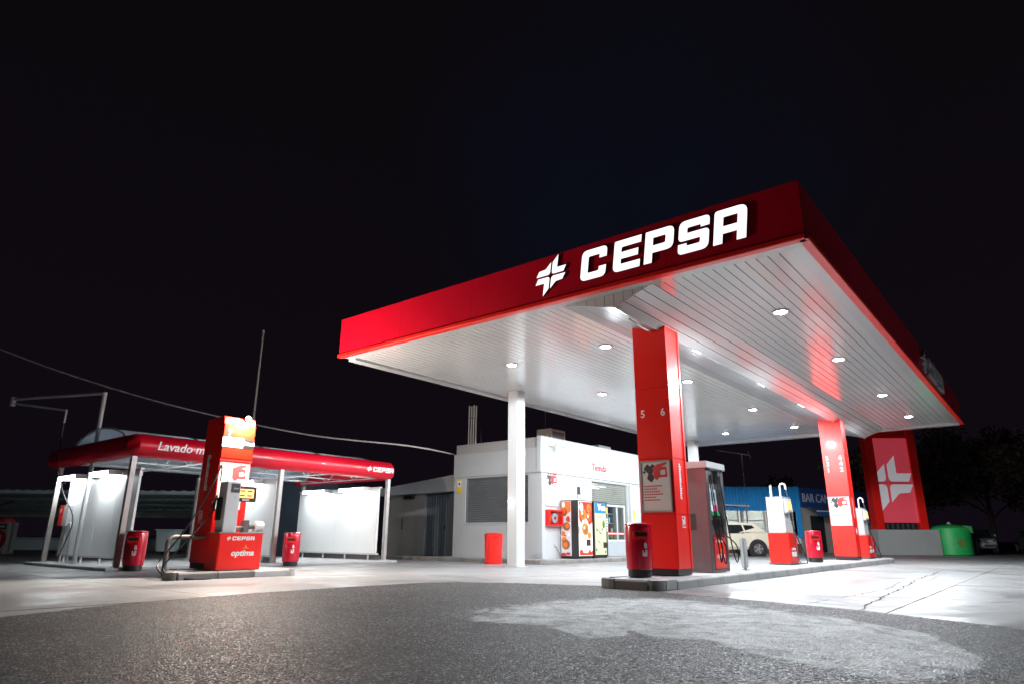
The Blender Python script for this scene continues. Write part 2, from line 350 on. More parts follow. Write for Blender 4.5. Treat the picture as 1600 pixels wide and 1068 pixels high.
TERR = mat('dark_terrain', (0.035,0.032,0.030), 0.9, var=0.3, scale=.3, bump=.3)
JOINT = mat('joint_dirt', (0.035,0.034,0.033), 0.9, var=0.3)
g = B(-400,400,-300,600,-.6,-.05).build('ground', TERR); tag(g, kind='structure')
fc = MB().box(-48,26,-24,46,-.045,-.018).build('forecourt', JOINT); ground_thing(fc); tag(fc, kind='structure')
xs = [-48,-38,-30,-22.3,-15.4,-11.2,-6.75,-2.9,.5,5.4,10.4,16,26]; ys = [-24,-15,-9.4,-4.6,.3,5.6,10.7,16,21.5,28,36,46]
rj = random.Random(3)
for i in range(len(xs)-1):
    for j in range(len(ys)-1):
        dz = rj.uniform(-.003,.0)
        B(xs[i]+.007,xs[i+1]-.007,ys[j]+.007,ys[j+1]-.007,-.017,dz).build('slab', CONC, fc)
# cracks that wander over the slabs beside the island
ck = MB()
def crack(pts, w):
    r = random.Random(len(pts)+int(pts[0][0]*10)); path = []
    for (x0,y0),(x1,y1) in zip(pts[:-1],pts[1:]):
        n = max(3,int(math.hypot(x1-x0,y1-y0)/.18))
        for k in range(n): t = k/n; path.append((x0+(x1-x0)*t+r.uniform(-.035,.035), y0+(y1-y0)*t+r.uniform(-.02,.02)))
    path.append(pts[-1]); vs = []; fs = []
    for i,(x,y) in enumerate(path):
        q = w*r.uniform(.3,1.0); vs += [(x-q,y-q*.4,.0032),(x+q,y+q*.4,.0032)]
    for i in range(len(path)-1): fs.append((2*i,2*i+1,2*i+3,2*i+2))
    ck.add(vs,fs)
crack([(.22,-.6),(.05,1.2),(-.1,4),(-.35,7.5),(-.47,12)], .016)
crack([(-.5,-.1),(-.35,1.6),(-.25,3.4),(-.45,6)], .010)
crack([(.2,-.3),(-.7,.2),(-1.4,.75),(-2.3,.9)], .012)
crack([(-.35,1.6),(.0,1.9),(.1,1.0)], .008)
crack([(-1.9,.62),(-1.2,.5),(-.6,.62),(-.1,.3)], .010); crack([(-.55,1.1),(-.1,.75),(.25,.9)], .007); crack([(.05,2.4),(.0,5.2),(-.2,9)], .006)
crack([(-12.8,-5.5),(-10.4,-5.0),(-9.6,-4.8),(-9.2,-3.6)], .010)
c = ck.build('crack', JOINT, fc); c['kind'] = 'stuff'
# asphalt apron: from under the tripod out to the concrete edge
bnd = [(-30,-60),(-7.6,-2),(-4.99,6.96),(-4.56,8.44),(-4.1,9.3),(-3.62,10.03),(-2.6,11.35),(-1.55,12.5),(-.95,12.72),(.03,12.55),(1.0,12.2),(1.66,11.92),(2.4,10.55),(3.34,9.2),(4.05,8.14),(4.72,6.55),(8.2,-2),(32,-60)]
def edge_r(a):
    d = Vector((math.sin(a), math.cos(a))); best = 24.0
    for p, q in zip(bnd[:-1], bnd[1:]):
        p = Vector(p); e = Vector(q)-p; den = d.x*e.y-d.y*e.x
        if abs(den) < 1e-9: continue
        t = (p.x*e.y-p.y*e.x)/den; s_ = (p.x*d.y-p.y*d.x)/den
        if t > 0 and -1e-6 <= s_ <= 1+1e-6: best = min(best, t)
    return best
film = [(-.39,6.9),(.31,6.6),(.62,5.75),(.95,5.95),(1.06,6.3),(1.2,5.85),(1.61,5.74),(1.7,5.14),(1.99,4.49),(2.19,4.12),(2.53,4.27),(2.99,4.58),(3.3,5.07),(3.63,6.2),(3.4,7.5),(2.9,8.5),(2.1,9.6),(1.3,9.6),(.43,8.95),(-.3,7.9)]
hole = (2.62,4.78)
def film_val(x, y):
    ins = False; dm = 9.0; lower = True; n = len(film)
    for i in range(n):
        (x1,y1),(x2,y2) = film[i], film[(i+1)%n]
        if (y1>y)!=(y2>y) and x < (x2-x1)*(y-y1)/(y2-y1)+x1: ins = not ins
        ex,ey = x2-x1,y2-y1; t = max(0,min(1,((x-x1)*ex+(y-y1)*ey)/(ex*ex+ey*ey)))
        q_ = math.hypot(x-x1-ex*t, y-y1-ey*t)
        if q_ < dm: dm = q_; lower = i <= 13
    v = .5 + (dm if ins else -dm)*(3.0 if lower else .34) + (0 if lower or ins else -.04)
    h = math.hypot((x-hole[0])/1.3, y-hole[1])
    if h < .22: v -= (.22-h)*3.2
    return max(-.6, min(1.0, v))
angs = [math.radians(-52+104*i/360) for i in range(361)] + [math.radians(56+i*8) for i in range(0,32)]
re_ = random.Random(5); NR = 110; vs = []; fs = []; fv = []
for i, a in enumerate(angs):
    R = edge_r(a); R += re_.uniform(-.02,.02) if i < 361 else 0
    for j in range(NR):
        t = j/(NR-1); r = .25 + (R-.25)*(t**1.25); x, y = r*math.sin(a), r*math.cos(a)
        vs.append((x,y,.005)); fv.append(film_val(x,y) if i < 361 else -.6)
na = len(angs)
for i in range(na):
    k = (i+1) % na
    for j in range(NR-1): fs.append((i*NR+j, i*NR+j+1, k*NR+j+1, k*NR+j))
me = bpy.data.meshes.new('asphalt'); me.from_pydata(vs,[],fs); me.update(); at_ = me.attributes.new('film','FLOAT','POINT'); at_.data.foreach_set('value', fv)
me.materials.append(ASPH); ap = link('asphalt', me); tag(ap, kind='structure')
sv = []; sf_ = []; rs = random.Random(21)
ring_ = [i for i in range(361)]
for i in ring_:
    a = angs[i]; R = math.hypot(*vs[i*NR+NR-1][:2]); q = rs.uniform(.004,.022)
    sv += [((R-q*.4)*math.sin(a),(R-q*.4)*math.cos(a),.0085),((R+q)*math.sin(a),(R+q)*math.cos(a),.0085)]
sf_ = [(2*i,2*i+1,2*i+3,2*i+2) for i in range(360)]
o = MB().add(sv,sf_).build('edge_seam', JOINT, ap); o['kind'] = 'stuff'
bm = bmesh.new(); bm.from_mesh(me); bmesh.ops.recalc_face_normals(bm, faces=bm.faces)
if sum(f.normal.z for f in list(bm.faces)[:50]) < 0: bmesh.ops.reverse_faces(bm, faces=bm.faces)
bm.to_mesh(me); bm.free()

# ------------------------------------------------------------------ canopy
CW, CD, ZB, ZT = 10.94, 20.4, 5.05, 5.96
can = thing('canopy', 'big flat canopy with red fascia and white plank soffit over the pumps', 'canopy', 0, 0)
for i in range(5):
    a = -CW + CW*i/5; B(a+.0008,a+CW/5-.0008,0,.05,ZB+.03,ZT).build('fascia_panel', FRED, can, .0015)
for i in range(9):
    a = .052+(CD-.104)*i/9; q = (CD-.104)/9
    B(-.05,0,a+.002,a+q-.002,ZB+.03,ZT).build('fascia_panel', FRED, can, .0015)
    B(-CW,-CW+.05,a+.002,a+q-.002,ZB+.03,ZT).build('fascia_panel', FRED, can, .0015)
for i in range(5):
    a = -CW + CW*i/5; B(a+.002,a+CW/5-.002,CD-.05,CD,ZB+.03,ZT).build('fascia_panel', FRED, can, .0015)
prof = [(-.09,4.985),(.035,4.985),(.05,5.0),(.05,5.06),(.03,5.078),(-.09,5.078)]
MB().sweep([(-CW,0),(0,0)], prof).build('drip_trim', RED, can)
MB().sweep([(0,0.0),(0,4.1)], prof).build('drip_trim', RED, can)
MB().sweep([(0,4.106),(0,12.2)], prof).build('drip_trim', RED, can)
MB().sweep([(0,12.206),(0,CD)], prof).build('drip_trim', RED, can)
ZS = 5.02
wb = MB().box(-CW+.09,-.09,.09,.30,ZS-.025,ZS+.03).box(-CW+.09,-.09,CD-.30,CD-.002,ZS-.06,ZS+.03).box(-.30,-.09,.302,CD-.302,ZS-.025,ZS+.03).box(-CW-.0,-CW+.26,.302,CD-.302,ZS-.06,ZS+.03)
wb.build('soffit_border', WHITE, can)
B(-CW+.06,-.06,.06,CD-.06,ZT-.16,ZT-.1).build('roof_deck', STEELD, can)
B(-CW+.27,-.31,.31,CD-.31,ZS+.10,ZS+.13).build('soffit_backing', BLACKP, can)
XR, XA, XL, ZA = -2.61, -3.35, -4.52, 4.73
def plank_mesh(x0, z0, x1, z1, m=PLANK, gap=.008):
    d = Vector((x1-x0,z1-z0)); L = d.length; d /= L; n = Vector((-d.y,d.x)) if d.x > 0 else Vector((d.y,-d.x))
    a = Vector((x0,z0))+d*gap; b = Vector((x1,z1))-d*gap
    return MB().prism([(a.x,a.y),(b.x,b.y),(b.x+n.x*.05,b.y+n.y*.05),(a.x+n.x*.05,a.y+n.y*.05)],'y',.302,CD-.302).mesh('plank', m)
def run(x0,z0,x1,z1,n,gap=.007,m=PLANK):
    for i in range(n):
        a, b = i/n, (i+1)/n
        link('plank', plank_mesh(x0+(x1-x0)*a, z0+(z1-z0)*a, x0+(x1-x0)*b, z0+(z1-z0)*b, m, gap), can)
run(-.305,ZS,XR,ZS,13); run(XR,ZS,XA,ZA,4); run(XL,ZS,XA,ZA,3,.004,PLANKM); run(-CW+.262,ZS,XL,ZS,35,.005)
for yy in (.30, CD-.32):
    q = MB()
    n = 10
    for i in range(n):
        a = XL+(XR-XL)*i/n+.006; b = XL+(XR-XL)*(i+1)/n-.006
        def zz(x): return ZS+(ZA-ZS)*((x-XL)/(XA-XL) if x < XA else (XR-x)/(XR-XA))
        pts = [(a,ZS+.01),(b,ZS+.01),(b,zz(b))] + ([(XA,ZA)] if a < XA < b else []) + [(a,zz(a))]
        q.prism(pts,'y',yy-.012,yy)
    q.build('end_plank', LGREY, can)
rt_ = MB()                                       # ridge trim, bent loose near the front
rt_.prism([(XA-.05,ZA-.004),(XA,ZA-.024),(XA+.05,ZA-.004),(XA,ZA-.012)],'y',.31,1.2)
rt_.prism([(XA-.05,ZA-.004),(XA,ZA-.024),(XA+.05,ZA-.004),(XA,ZA-.012)],'y',1.22,CD-.31)
rt_.tube([(XA-.12,1.0,ZA-.0),(XA-.10,1.5,ZA-.06),(XA-.14,2.0,ZA-.02)],.018,6)
rt_.build('ridge_trim', WHITE, can)
# columns: red cladding with a dark plinth, pump numbers
IS = .155
def column(x, y, rows, yw=.62, xw=.70):
    c = B(x-xw/2+.012,x+xw/2-.012,y+.012,y+yw-.012,IS+.112,4.93).build('column', BINRED, can)
    for z0,z1 in ((IS+.11,1.215),(1.219,2.225),(2.229,3.58),(3.584,4.925)): B(x-xw/2,x+xw/2,y,y+yw,z0,z1).build('cladding_panel', RED, c, .006)
    B(x-xw/2+.02,x+xw/2-.02,y+.02,y+yw-.02,IS,IS+.11).build('plinth', BLACKP, c)
    s = MB()
    for xx in (x+xw/2,):
        s.box(xx,xx+.012,y+.0,y+.03,IS+.12,4.83).box(xx,xx+.012,y+yw-.09,y+yw-.075,IS+.12,4.83)
    s.build('edge_strip', RED, c)
    for zi,(a,b) in rows:
        text(a,.20,PRINTW,c,(x-xw*.36,y-.003,zi),'-y',.001,'numeral',bold=.004)
        text(b,.20,PRINTW,c,(x+xw*.24,y-.003,zi),'-y',.001,'numeral',bold=.004)
    q = MB(); r = random.Random(int(y))          # narrow vertical print, unreadable in the photograph
    for k in range(15):
        z0 = 2.14-k*.044; q.box(x+xw/2,x+xw/2+.003,y+.26,y+.26+r.uniform(.05,.085),z0-.034,z0)
    q.build('vertical_print', PRINTW, c)
    m = MB().box(x+xw/2,x+xw/2+.003,y+.26,y+.40,.98,.995).box(x+xw/2,x+xw/2+.003,y+.26,y+.40,1.165,1.18).box(x+xw/2,x+xw/2+.003,y+.26,y+.27,.998,1.162).box(x+xw/2,x+xw/2+.003,y+.39,y+.40,.998,1.162).box(x+xw/2,x+xw/2+.003,y+.29,y+.33,1.02,1.13).box(x+xw/2,x+xw/2+.003,y+.345,y+.375,1.04,1.15)
    m.build('pictogram', PRINTW, c)
    return c
C1 = (-3.56, 1.93); C2 = (-3.50, 15.25)
column(C1[0],C1[1],[(3.03,('5','6'))])
column(C2[0],C2[1],[(3.42,('5','6')),(3.22,('3','4')),(3.02,('1','2'))])
for x,y in ((-9.95,5.8),(-10.1,18.8)):
    c = B(x-.19,x+.15,y-.17,y+.23,.012,5.02).build('white_post', WHITE, can, .012)
    c['label'] = 'white square steel post carrying the canopy'
    B(x-.22,x+.22,y-.22,y+.28,0,.012).build('base_plate', LGREY, c)
# illuminated sign on the front fascia
SIDE = mat('sign_return', (.05,.02,.03), .5)
sg = thing('illuminated_sign', 'glowing white emblem and brand lettering on the front of the red canopy', 'sign', -2.6, 0, 0)
shape('emblem', emblem_loops(.365,.14), SIGN, sg, (-4.53+2.6,-.018,5.54), '-y', .012, SIDE)
for ch, x in zip('CEPSA', (-3.88,-3.20,-2.59,-1.97,-1.36)):
    shape('letter', glyph(ch,.575,.53,.13), SIGN, sg, (x+2.6,-.018,5.245), '-y', .012, SIDE)
s2 = thing('fascia_sign', 'dim unlit brand lettering along the right hand side of the red canopy', 'sign', 0, 13.2, 0)
shape('emblem', emblem_loops(.36,.14), LGREY, s2, (.036,-1.75,5.56), '+x', .03)
for ch, y in zip('CEPSA', (-1.1,-.45,.15,.75,1.35)):
    shape('letter', glyph(ch,.58,.545,.14), LGREY, s2, (.036,y,5.25), '+x', .03)
# downlights
lab_r = {-1.34:'right row', -5.27:'middle row', -8.04:'left row by the shop'}
lab_y = ['nearest the sign','second from the sign','third from the sign','farthest from the sign']
proto = None
for x in (-1.34,-5.27,-8.04):
    for k, y in enumerate((3.18,7.6,12.85,17.45)):
        lb = f'round soffit downlight, {lab_r[x]}, {lab_y[k]}'
        if proto is None:
            t = thing('downlight', lb, 'ceiling light', x, y, ZS-.002, 0, 'downlights in the canopy soffit')
            MB().lathe([(.165,-.002),(.172,-.014),(.15,-.022),(.12,-.018),(.12,-.002)],24).build('ring', WHITE, t, smooth=True)
            MB().lathe([(.118,-.016),(.10,-.026),(.05,-.032)],20).build('diffuser', DIFF, t, smooth=True)
            ld = bpy.data.lights.new('downlight_lamp','SPOT'); ld.shadow_soft_size = .10; ld.spot_size = math.radians(178); ld.spot_blend = .12; ld.energy = CANOPY_W; ld.color = (.87,.945,1.0)
            lo = bpy.data.objects.new('lamp', ld); COL.objects.link(lo); lo.parent = t; lo.location = (0,0,-.05)
            proto = t
        else:
            t = place(dup(proto), x, y, ZS-.002, 0, lb)
            if x < -8:                              # the row beside the shop is dimmer
                lo = [c for c in t.children if c.type == 'LIGHT'][0]; lo.data = lo.data.copy(); lo.data.energy = CANOPY_W*.72

# ------------------------------------------------------------------ pump island
isl = MB().prism([(-3.88,.80),(-3.80,.63),(-3.62,.48),(-2.92,.47),(-2.92,19.3),(-3.88,19.3)],'z',.0,IS-.012).build('pavement_island', mat('island_paving',(.40,.40,.40),.6,var=.1,scale=4,dirt=.35,bump=.2), None); ground_thing(isl); tag(isl, kind='structure')
ri = random.Random(11)
def kerbs(parent, pts, w=.14, z0=0, z1=IS, L=.95, dark=None, inward=1):
    for (x0,y0),(x1,y1) in zip(pts[:-1],pts[1:]):
        d = Vector((x1-x0,y1-y0)); n = max(1,round(d.length/L)); q = d.length/n; ang = math.atan2(d.y,d.x)
        for i in range(n):
            p = Vector((x0,y0))+d.normalized()*(q*(i+.5)); dk = dark and dark(p.x,p.y)
            MB().prism([(-w/2,z0),(w/2,z0),(w/2,z1-.03),(w/2-.03,z1),(-w/2,z1)] if inward>0 else [(-w/2,z0),(w/2,z0),(w/2,z1),(-w/2+.03,z1),(-w/2,z1-.03)],'x',-q/2+.004,q/2-.004).build('kerb_stone', KERBD if dk else KERB, parent, .006, loc=(p.x,p.y,ri.uniform(-.004,.002)), rz=ang)
kerbs(isl, [(-2.85,.94),(-2.85,19.2)], inward=-1)
kerbs(isl, [(-3.60,.40),(-3.0,.40)], inward=-1, L=1.0, dark=lambda x,y: True)
kerbs(isl, [(-3.95,19.2),(-3.95,.84)], inward=-1)
kerbs(isl, [(-2.9,19.37),(-3.9,19.37)], inward=-1, L=1.0)
def kerb_corner(parent, cx, cy, a0, r1, r2, m=KERB, z1=IS):
    pts = []; n = 6
    for k in range(n+1): a = a0+math.pi/2*k/n; pts.append((cx+r2*math.cos(a), cy+r2*math.sin(a)))
    for k in range(n,-1,-1): a = a0+math.pi/2*k/n; pts.append((cx+r1*math.cos(a), cy+r1*math.sin(a)))
    MB().prism(pts,'z',0,z1).build('kerb_stone', m, parent, .01)
kerb_corner(isl,-2.98,.526,-math.pi/2,.055,.196,KERB); kerb_corner(isl,-3.60,.75,math.pi,.28,.42,KERBD)
B(-2.98,-2.785,.54,.935,0,IS).build('kerb_stone', KERB, isl, .012)
# ------------------------------------------------------------------ small station furniture
def nozzle_print(parent, m1, m2, m3, loc, w, face):
    # flat print of fuel nozzles above a few lines of type; u runs along the poster, w is its width
    s = w/.62
    def sc(p): return [(x*s,y*s) for x,y in p]
    dark = [rounded(sc([(.05,.80),(.14,.90),(.20,.84),(.26,.90),(.33,.82),(.24,.70),(.30,.62),(.22,.52),(.12,.60),(.16,.70)]),.02*s,3), sc([(.06,.70),(.10,.73),(.07,.77),(.03,.74)])]
    red = [rounded(sc([(.26,.82),(.36,.88),(.57,.92),(.58,.88),(.44,.83),(.56,.82),(.58,.62),(.40,.62),(.34,.56),(.27,.62)]),.02*s,3), rounded(sc([(.42,.66),(.54,.67),(.53,.77),(.42,.76)]),.02*s,3)]
    shape('dark_nozzle_print', dark, m1, parent, loc, face, .0012); 
    l2 = Vector(loc) + (Vector((0,-.0008,0)) if face=='-y' else Vector((.0008,0,0)))
    shape('red_nozzle_print', red, m2, parent, l2, face, .0012)
    r = random.Random(4); rows = []
    for k,wd in enumerate((.40,.33,.36,.44,.27,.38)):
        y = .44-k*.055; x = .05
        while x < wd:
            q = r.uniform(.02,.05); rows.append(sc([(x,y),(x+q,y),(x+q,y+.022),(x,y+.022)])); x += q+.012
    shape('text_print', rows, m3, parent, loc, face, .0012)['kind'] = 'stuff'
def poster(label, x, y, z, w, h, face, frame=STEEL, paper=PAPER, rot=0, m=(PRINTK,PRINTR,PRINTR), group='fuel posters'):
    t = thing('poster', label, 'poster', x, y, z, rot, group)
    if face == '-y':
        MB().box(-w/2,w/2,-.028,-.002,0,.028).box(-w/2,w/2,-.028,-.002,h-.028,h).box(-w/2,-w/2+.028,-.028,-.002,.028,h-.028).box(w/2-.028,w/2,-.028,-.002,.028,h-.028).build('frame', frame, t)
        B(-w/2+.028,w/2-.028,-.014,-.002,.028,h-.028).build('sheet', paper, t); nozzle_print(t, *m, (-w/2+.03,-.0165,.06), w-.06, face)
    else:
        MB().box(.002,.028,-w/2,w/2,0,.028).box(.002,.028,-w/2,w/2,h-.028,h).box(.002,.028,-w/2,-w/2+.028,.028,h-.028).box(.002,.028,w/2-.028,w/2,.028,h-.028).build('frame', frame, t)
        B(.002,.014,-w/2+.028,w/2-.028,.028,h-.028).build('sheet', paper, t); nozzle_print(t, *m, (.0165,-w/2+.03,.06), w-.06, face)
    return t
poster('framed fuel nozzle poster on the near red column above the litter bin', C1[0], C1[1], 1.25, .63, .94, '-y', STEEL)
poster('white fuel nozzle poster on the far red column between two pumps', C2[0]+.0, C2[1], 1.24, .66, .95, '-y', WHITE)
poster('fuel nozzle poster on the shop wall above the fire hose box', -11.935, 10.37, 1.88, .82, 1.1, '+x', WHITE, m=(PRINTK,PRINTR,PRINTG))

# litter bins ---------------------------------------------------------------
def make_bin(label):
    t = thing('litter_bin', label, 'litter bin', 0, 0, 0, 0, 'red litter bins')
    MB().lathe([(.19,0),(.20,.01),(.20,.115),(.19,.12)],24).build('base', BLACKP, t, smooth=True)
    b = MB().lathe([(.212,.12),(.222,.13),(.230,.45),(.226,.80),(.214,.845),(.19,.845)],28).build('body', BINRED, t, smooth=True)
    MB().tube([(.19,-.125,.14),(.19,-.125,.82)],.006,6).build('seam', BINRED, b)
    MB().lathe([(.215,.846),(.232,.856),(.228,.875),(.17,.89),(.08,.893)],28).build('lid', BINRED, t, smooth=True)
    h = MB().prism([(-.15,.60),(.12,.60),(.12,.76),(-.15,.76)],'y',-.244,-.18).build('hood', RED, t, .02)
    B(-.12,.09,-.2465,-.2435,.665,.735).build('slot', BLACKP, h)
    # white pictogram of a hand dropping litter
    shape('pictogram', [rounded([(0,0),(.075,0),(.085,.10),(.05,.115),(.045,.06),(.02,.055),(.015,.1),(-.005,.1)],.008,3), rounded([(.035,.13),(.085,.13),(.075,.20),(.05,.235),(.03,.19)],.01,3)], PRINTW, t, (.0,-.236,.34), '-y', .006)
    return t
bin0 = make_bin('red litter bin at the near tip of the island, in front of the red column')
def put_bin(x,y,z,rot,label,first=False): return place(bin0 if first else dup(bin0), x,y,z,rot,label)
put_bin(-3.60,1.22,IS,.75,'red litter bin at the near tip of the island, in front of the red column',True)
put_bin(-3.62,12.1,IS,.55,'red litter bin on the island between the white pump and the far column')
put_bin(-4.0,21.4,0,.5,'red litter bin half hidden behind the farthest pump')
put_bin(-14.62,-2.50,0,.95,'red litter bin by the corner post of the car wash')
put_bin(-14.60,1.62,0,.95,'red litter bin by the middle post of the car wash')
t = thing('waste_bucket', 'plain round red waste drum on the ground below the shop shutter window', 'bin', -11.75, 6.95, 0)
MB().lathe([(.262,0),(.268,.02),(.285,.80),(.295,.81),(.295,.87),(.27,.875)],28).build('drum', RED, t, smooth=True)
MB().lathe([(.29,.876),(.29,.90),(.15,.93),(.04,.94)],28).build('lid', RED, t, smooth=True)

# big grey dispenser --------------------------------------------------------
def bez(a,b,c,d,n=16):
    a,b,c,d = map(Vector,(a,b,c,d)); return [a*(1-t)**3+b*3*t*(1-t)**2+c*3*t*t*(1-t)+d*t**3 for t in [i/n for i in range(n+1)]]
def nozzle_mb(p, s=1, out=(1,0)):
    x,y,z = p; m = MB(); ox,oy = out
    m.tube([(x,y,z+.19),(x+.03*ox,y+.03*oy,z+.13),(x+.05*ox,y+.05*oy,z),(x+.045*ox,y+.045*oy,z-.12)],[.016,.026,.032,.022],8)
    m.tube([(x+.05*ox,y+.05*oy,z+.07),(x+.105*ox,y+.105*oy,z+.03),(x+.105*ox,y+.105*oy,z-.07),(x+.05*ox,y+.05*oy,z-.11)],.009,6)
    return m
D = (-3.61, 4.0)
t = thing('fuel_dispenser', 'tall grey multi hose fuel dispenser beside the near red column', 'fuel pump', D[0], D[1], IS)
hw, hd, H = .35, .46, 2.16
B(-hw,hw,-hd,hd,.0,.05).build('base', STEELD, t)
B(-hw,hw,-hd,-hd+.16,.05,2.02).build('side_panel', STEELD, t, .01)
B(-hw,hw,hd-.16,hd,.05,2.02).build('side_panel', STEELD, t, .01)
B(-hw-.03,hw+.04,-hd-.04,hd+.04,2.022,H).build('header', GREYP, t, .012)
B(-.28,.19,-hd+.162,hd-.162,.06,2.0).build('core', LGREY, t)
b = B(.192,hw+.01,-hd+.165,hd-.165,.06,.66).build('lower_cover', RED, t, .008)
text('optima',.13,PRINTW,b,(hw+.012,-.21,.27),'+x',.001,bold=.003,shear=.2,sx=1.1)
shape('flame_print', [rounded([(-.03,0),(.03,0),(.012,.04),(.0,.08),(-.012,.04)],.008,3)], ORANGE, b, (hw+.0125,.02,.39), '+x', .001)
brand_row(b,(hw+.0125,-.22,.56),.05,PRINTW,'+x',.001)
dp = MB().prism([(.192,1.06),(.25,.98),(.29,1.0),(.25,1.62),(.192,1.66)],'y',-.24,.24).build('display_panel', LGREY, t, .006)
B(.26,.274,-.20,-.02,1.40,1.56).build('screen', mat('lcd',(.35,.45,.50),.2), dp)
B(.26,.274,.02,.20,1.40,1.56).build('screen', mat('lcd',(.35,.45,.50),.2), dp)
B(.256,.29,.03,.2,1.12,1.30).build('grade_label', mat('pink_print',(.7,.12,.25),.4), dp)
B(.256,.29,-.2,-.03,1.12,1.30).build('grade_label', PRINTW, dp)
B(.192,.31,-.26,.26,.90,1.0).build('nozzle_tray', STEELD, t)
for k,y in enumerate((-.21,-.07,.07,.21)):
    n_ = nozzle_mb((.31,y,.98)).build('nozzle', BLACK, t, smooth=True)
    MB().tube([(.315,y,1.16),(.345,y,1.08)],.034,8).build('grip_cover', [mat('green_grip',(.02,.35,.12),.4),BLACK,mat('green_grip',(.02,.35,.12),.4),BLACK][k], n_)
for y0,sw,low in ((-.27,-.16,.16),(-.19,-.02,.12),(.26,.16,.14)):
    pth = bez((.33,y0,1.99),(.41,y0,1.3),(.50,y0+sw*.9,low-.45),(.50,y0+sw+.16,low+.18),18)+bez((.50,y0+sw+.16,low+.18),(.50,y0+sw+.26,low+.5),(.40,y0*.8,.60),(.35,y0*.8,.86),14)[1:]
    MB().tube(pth,.013,8).build('hose', BLACK, t, smooth=True)
    MB().tube([(.33,y0,2.018),(.33,y0,1.90)],.022,8).build('hose_socket', STEEL, t, smooth=True)
B(-.12,.08,-hd-.004,-hd-.001,.80,1.12).build('sticker', PRINTK, t)
B(-.30,-.16,-hd-.006,-hd-.001,.06,1.98).build('trim_strip', STEEL, t)
# slim diesel pumps: red cabinet below, white above
def slim_pump(label):
    t = thing('diesel_pump', label, 'fuel pump', 0, 0, 0, 0, 'white and red diesel pumps')
    B(-.30,.30,-.40,.42,0,.035).build('base_plate', STEELD, t, .006)
    B(-.28,.26,-.34,.36,.035,.79).build('lower_cabinet', RED, t, .012)
    B(-.25,.20,-.31,.33,.792,1.72).build('upper_cabinet', PLASTER2 if False else mat('white_enamel',(.55,.56,.55),.3,var=.03), t, .012)
    B(-.255,.205,-.315,.335,1.722,1.745).build('cap', WHITE, t)
    f = MB().prism([(.202,1.30),(.30,1.34),(.27,1.68),(.202,1.70)],'y',-.28,.16).build('display_box', LGREY, t, .01)
    MB().prism([(.302,1.40),(.312,1.40),(.290,1.62),(.28,1.62)],'y',-.22,.06).build('screen', ORDISP, f)
    s = MB().box(.2605,.263,-.20,.22,.20,.32).build('white_print', PRINTW, t)
    text('optima',.12,PRINTW,t,(.265,-.2,.36),'+x',.001,bold=.003,shear=.2)
    MB().tube([(-.16,-.1,1.745),(-.16,-.1,2.0),(-.15,-.1,2.06)],.032,10).build('vent_pipe', GALV, t, smooth=True)
    MB().tube([(.06,.0,1.745),(.06,.0,2.02)]+[(.06+.075-.075*math.cos(a),.0,2.02+.085*math.sin(a)) for a in [math.pi*k/8 for k in range(1,9)]]+[(.215,0,1.94)],.026,10).build('hose_arm', GALV, t, smooth=True)
    nz_ = nozzle_mb((.24,-.02,1.22)).build('nozzle', BLACK, t, smooth=True)
    MB().tube([(.215,0,1.95),(.29,.0,1.5),(.30,0,1.0),(.32,-.03,.55),(.40,-.12,.10),(.48,-.20,.03)],.012,6).build('hose', STEELD, t, smooth=True)
    MB().tube(bez((.285,-.02,1.08),(.36,.0,.6),(.56,.15,.2),(.50,.24,.03),14)+bez((.50,.24,.03),(.4,.5,.016),(.1,.46,.016),(-.3,.5,.016),10)[1:],.014,6).build('hose', BLACK, t, smooth=True)
    return t
L2 = 'white and red diesel pump standing between the grey dispenser and the litter bin'
p2 = slim_pump(L2); place(p2,-3.72,9.55,IS,0,L2)
place(dup(p2),-3.48,17.75,IS,0,'white and red diesel pump half hidden behind the far red column')
t = thing('bollard', 'short flat grey guard post on the island beside the grey dispenser', 'bollard', -3.30, 5.42, IS)
B(-.05,.05,-.10,.10,0,.66).build('post', GREYP, t, .03); B(-.09,.09,-.16,.16,0,.012).build('foot_plate', STEEL, t)

# ------------------------------------------------------------------ pump 7 on its own island
i7 = MB().prism([(-12.1,-2.68),(-10.62,-3.48),(-10.62,-1.05),(-12.1,-1.05)],'z',0,.12).build('pavement_island', mat('island_paving',(.4,.4,.4),.6)); ground_thing(i7); tag(i7, kind='structure')
kerbs(i7, [(-10.55,-3.42),(-10.55,-1.9)], z1=.135, inward=-1, L=.75, dark=lambda x,y: True)
kerbs(i7, [(-10.55,-1.9),(-10.55,-1.1)], z1=.135, inward=-1, L=.8)
kerbs(i7, [(-12.1,-2.76),(-10.64,-3.55)], z1=.135, inward=-1, L=.75, dark=lambda x,y: True)
kerbs(i7, [(-10.62,-.98),(-12.1,-.98)], z1=.135, inward=-1, L=.75)
kerb_corner(i7,-10.63,-3.45,-math.pi/2,.02,.15,KERBD,.135); kerb_corner(i7,-10.63,-1.07,0,.02,.15,KERB,.135)
t = thing('diesel_tower', 'tall red self service diesel pump tower numbered 7 with lamp on top', 'fuel pump', -11.3, -2.5, .135)
pr = [(-.72,0),(0,0),(0,.72),(-.72,.72)]         # local: +x face carries the print
tw = MB().prism(rounded(pr,[.02,.02,.02,.02],2),'z',.12,3.06).build('tower', RED, t)
MB().prism([(-.70,.02),(-.02,.02),(-.02,.70),(-.70,.70)],'z',0,.12).build('plinth', BLACKP, tw)
MB().prism([(-.72,3.062),(0,3.062),(-.03,3.10),(-.66,3.10)],'y',0.0,.72).build('cap', RED, tw, .01)
B(.0005,.03,-.0,.72,2.22,2.95).build('head_panel', HEAD, t, .01)
pp = B(.0305,.036,.0,.46,2.46,2.66).build('price_panel', PRINTW, t)
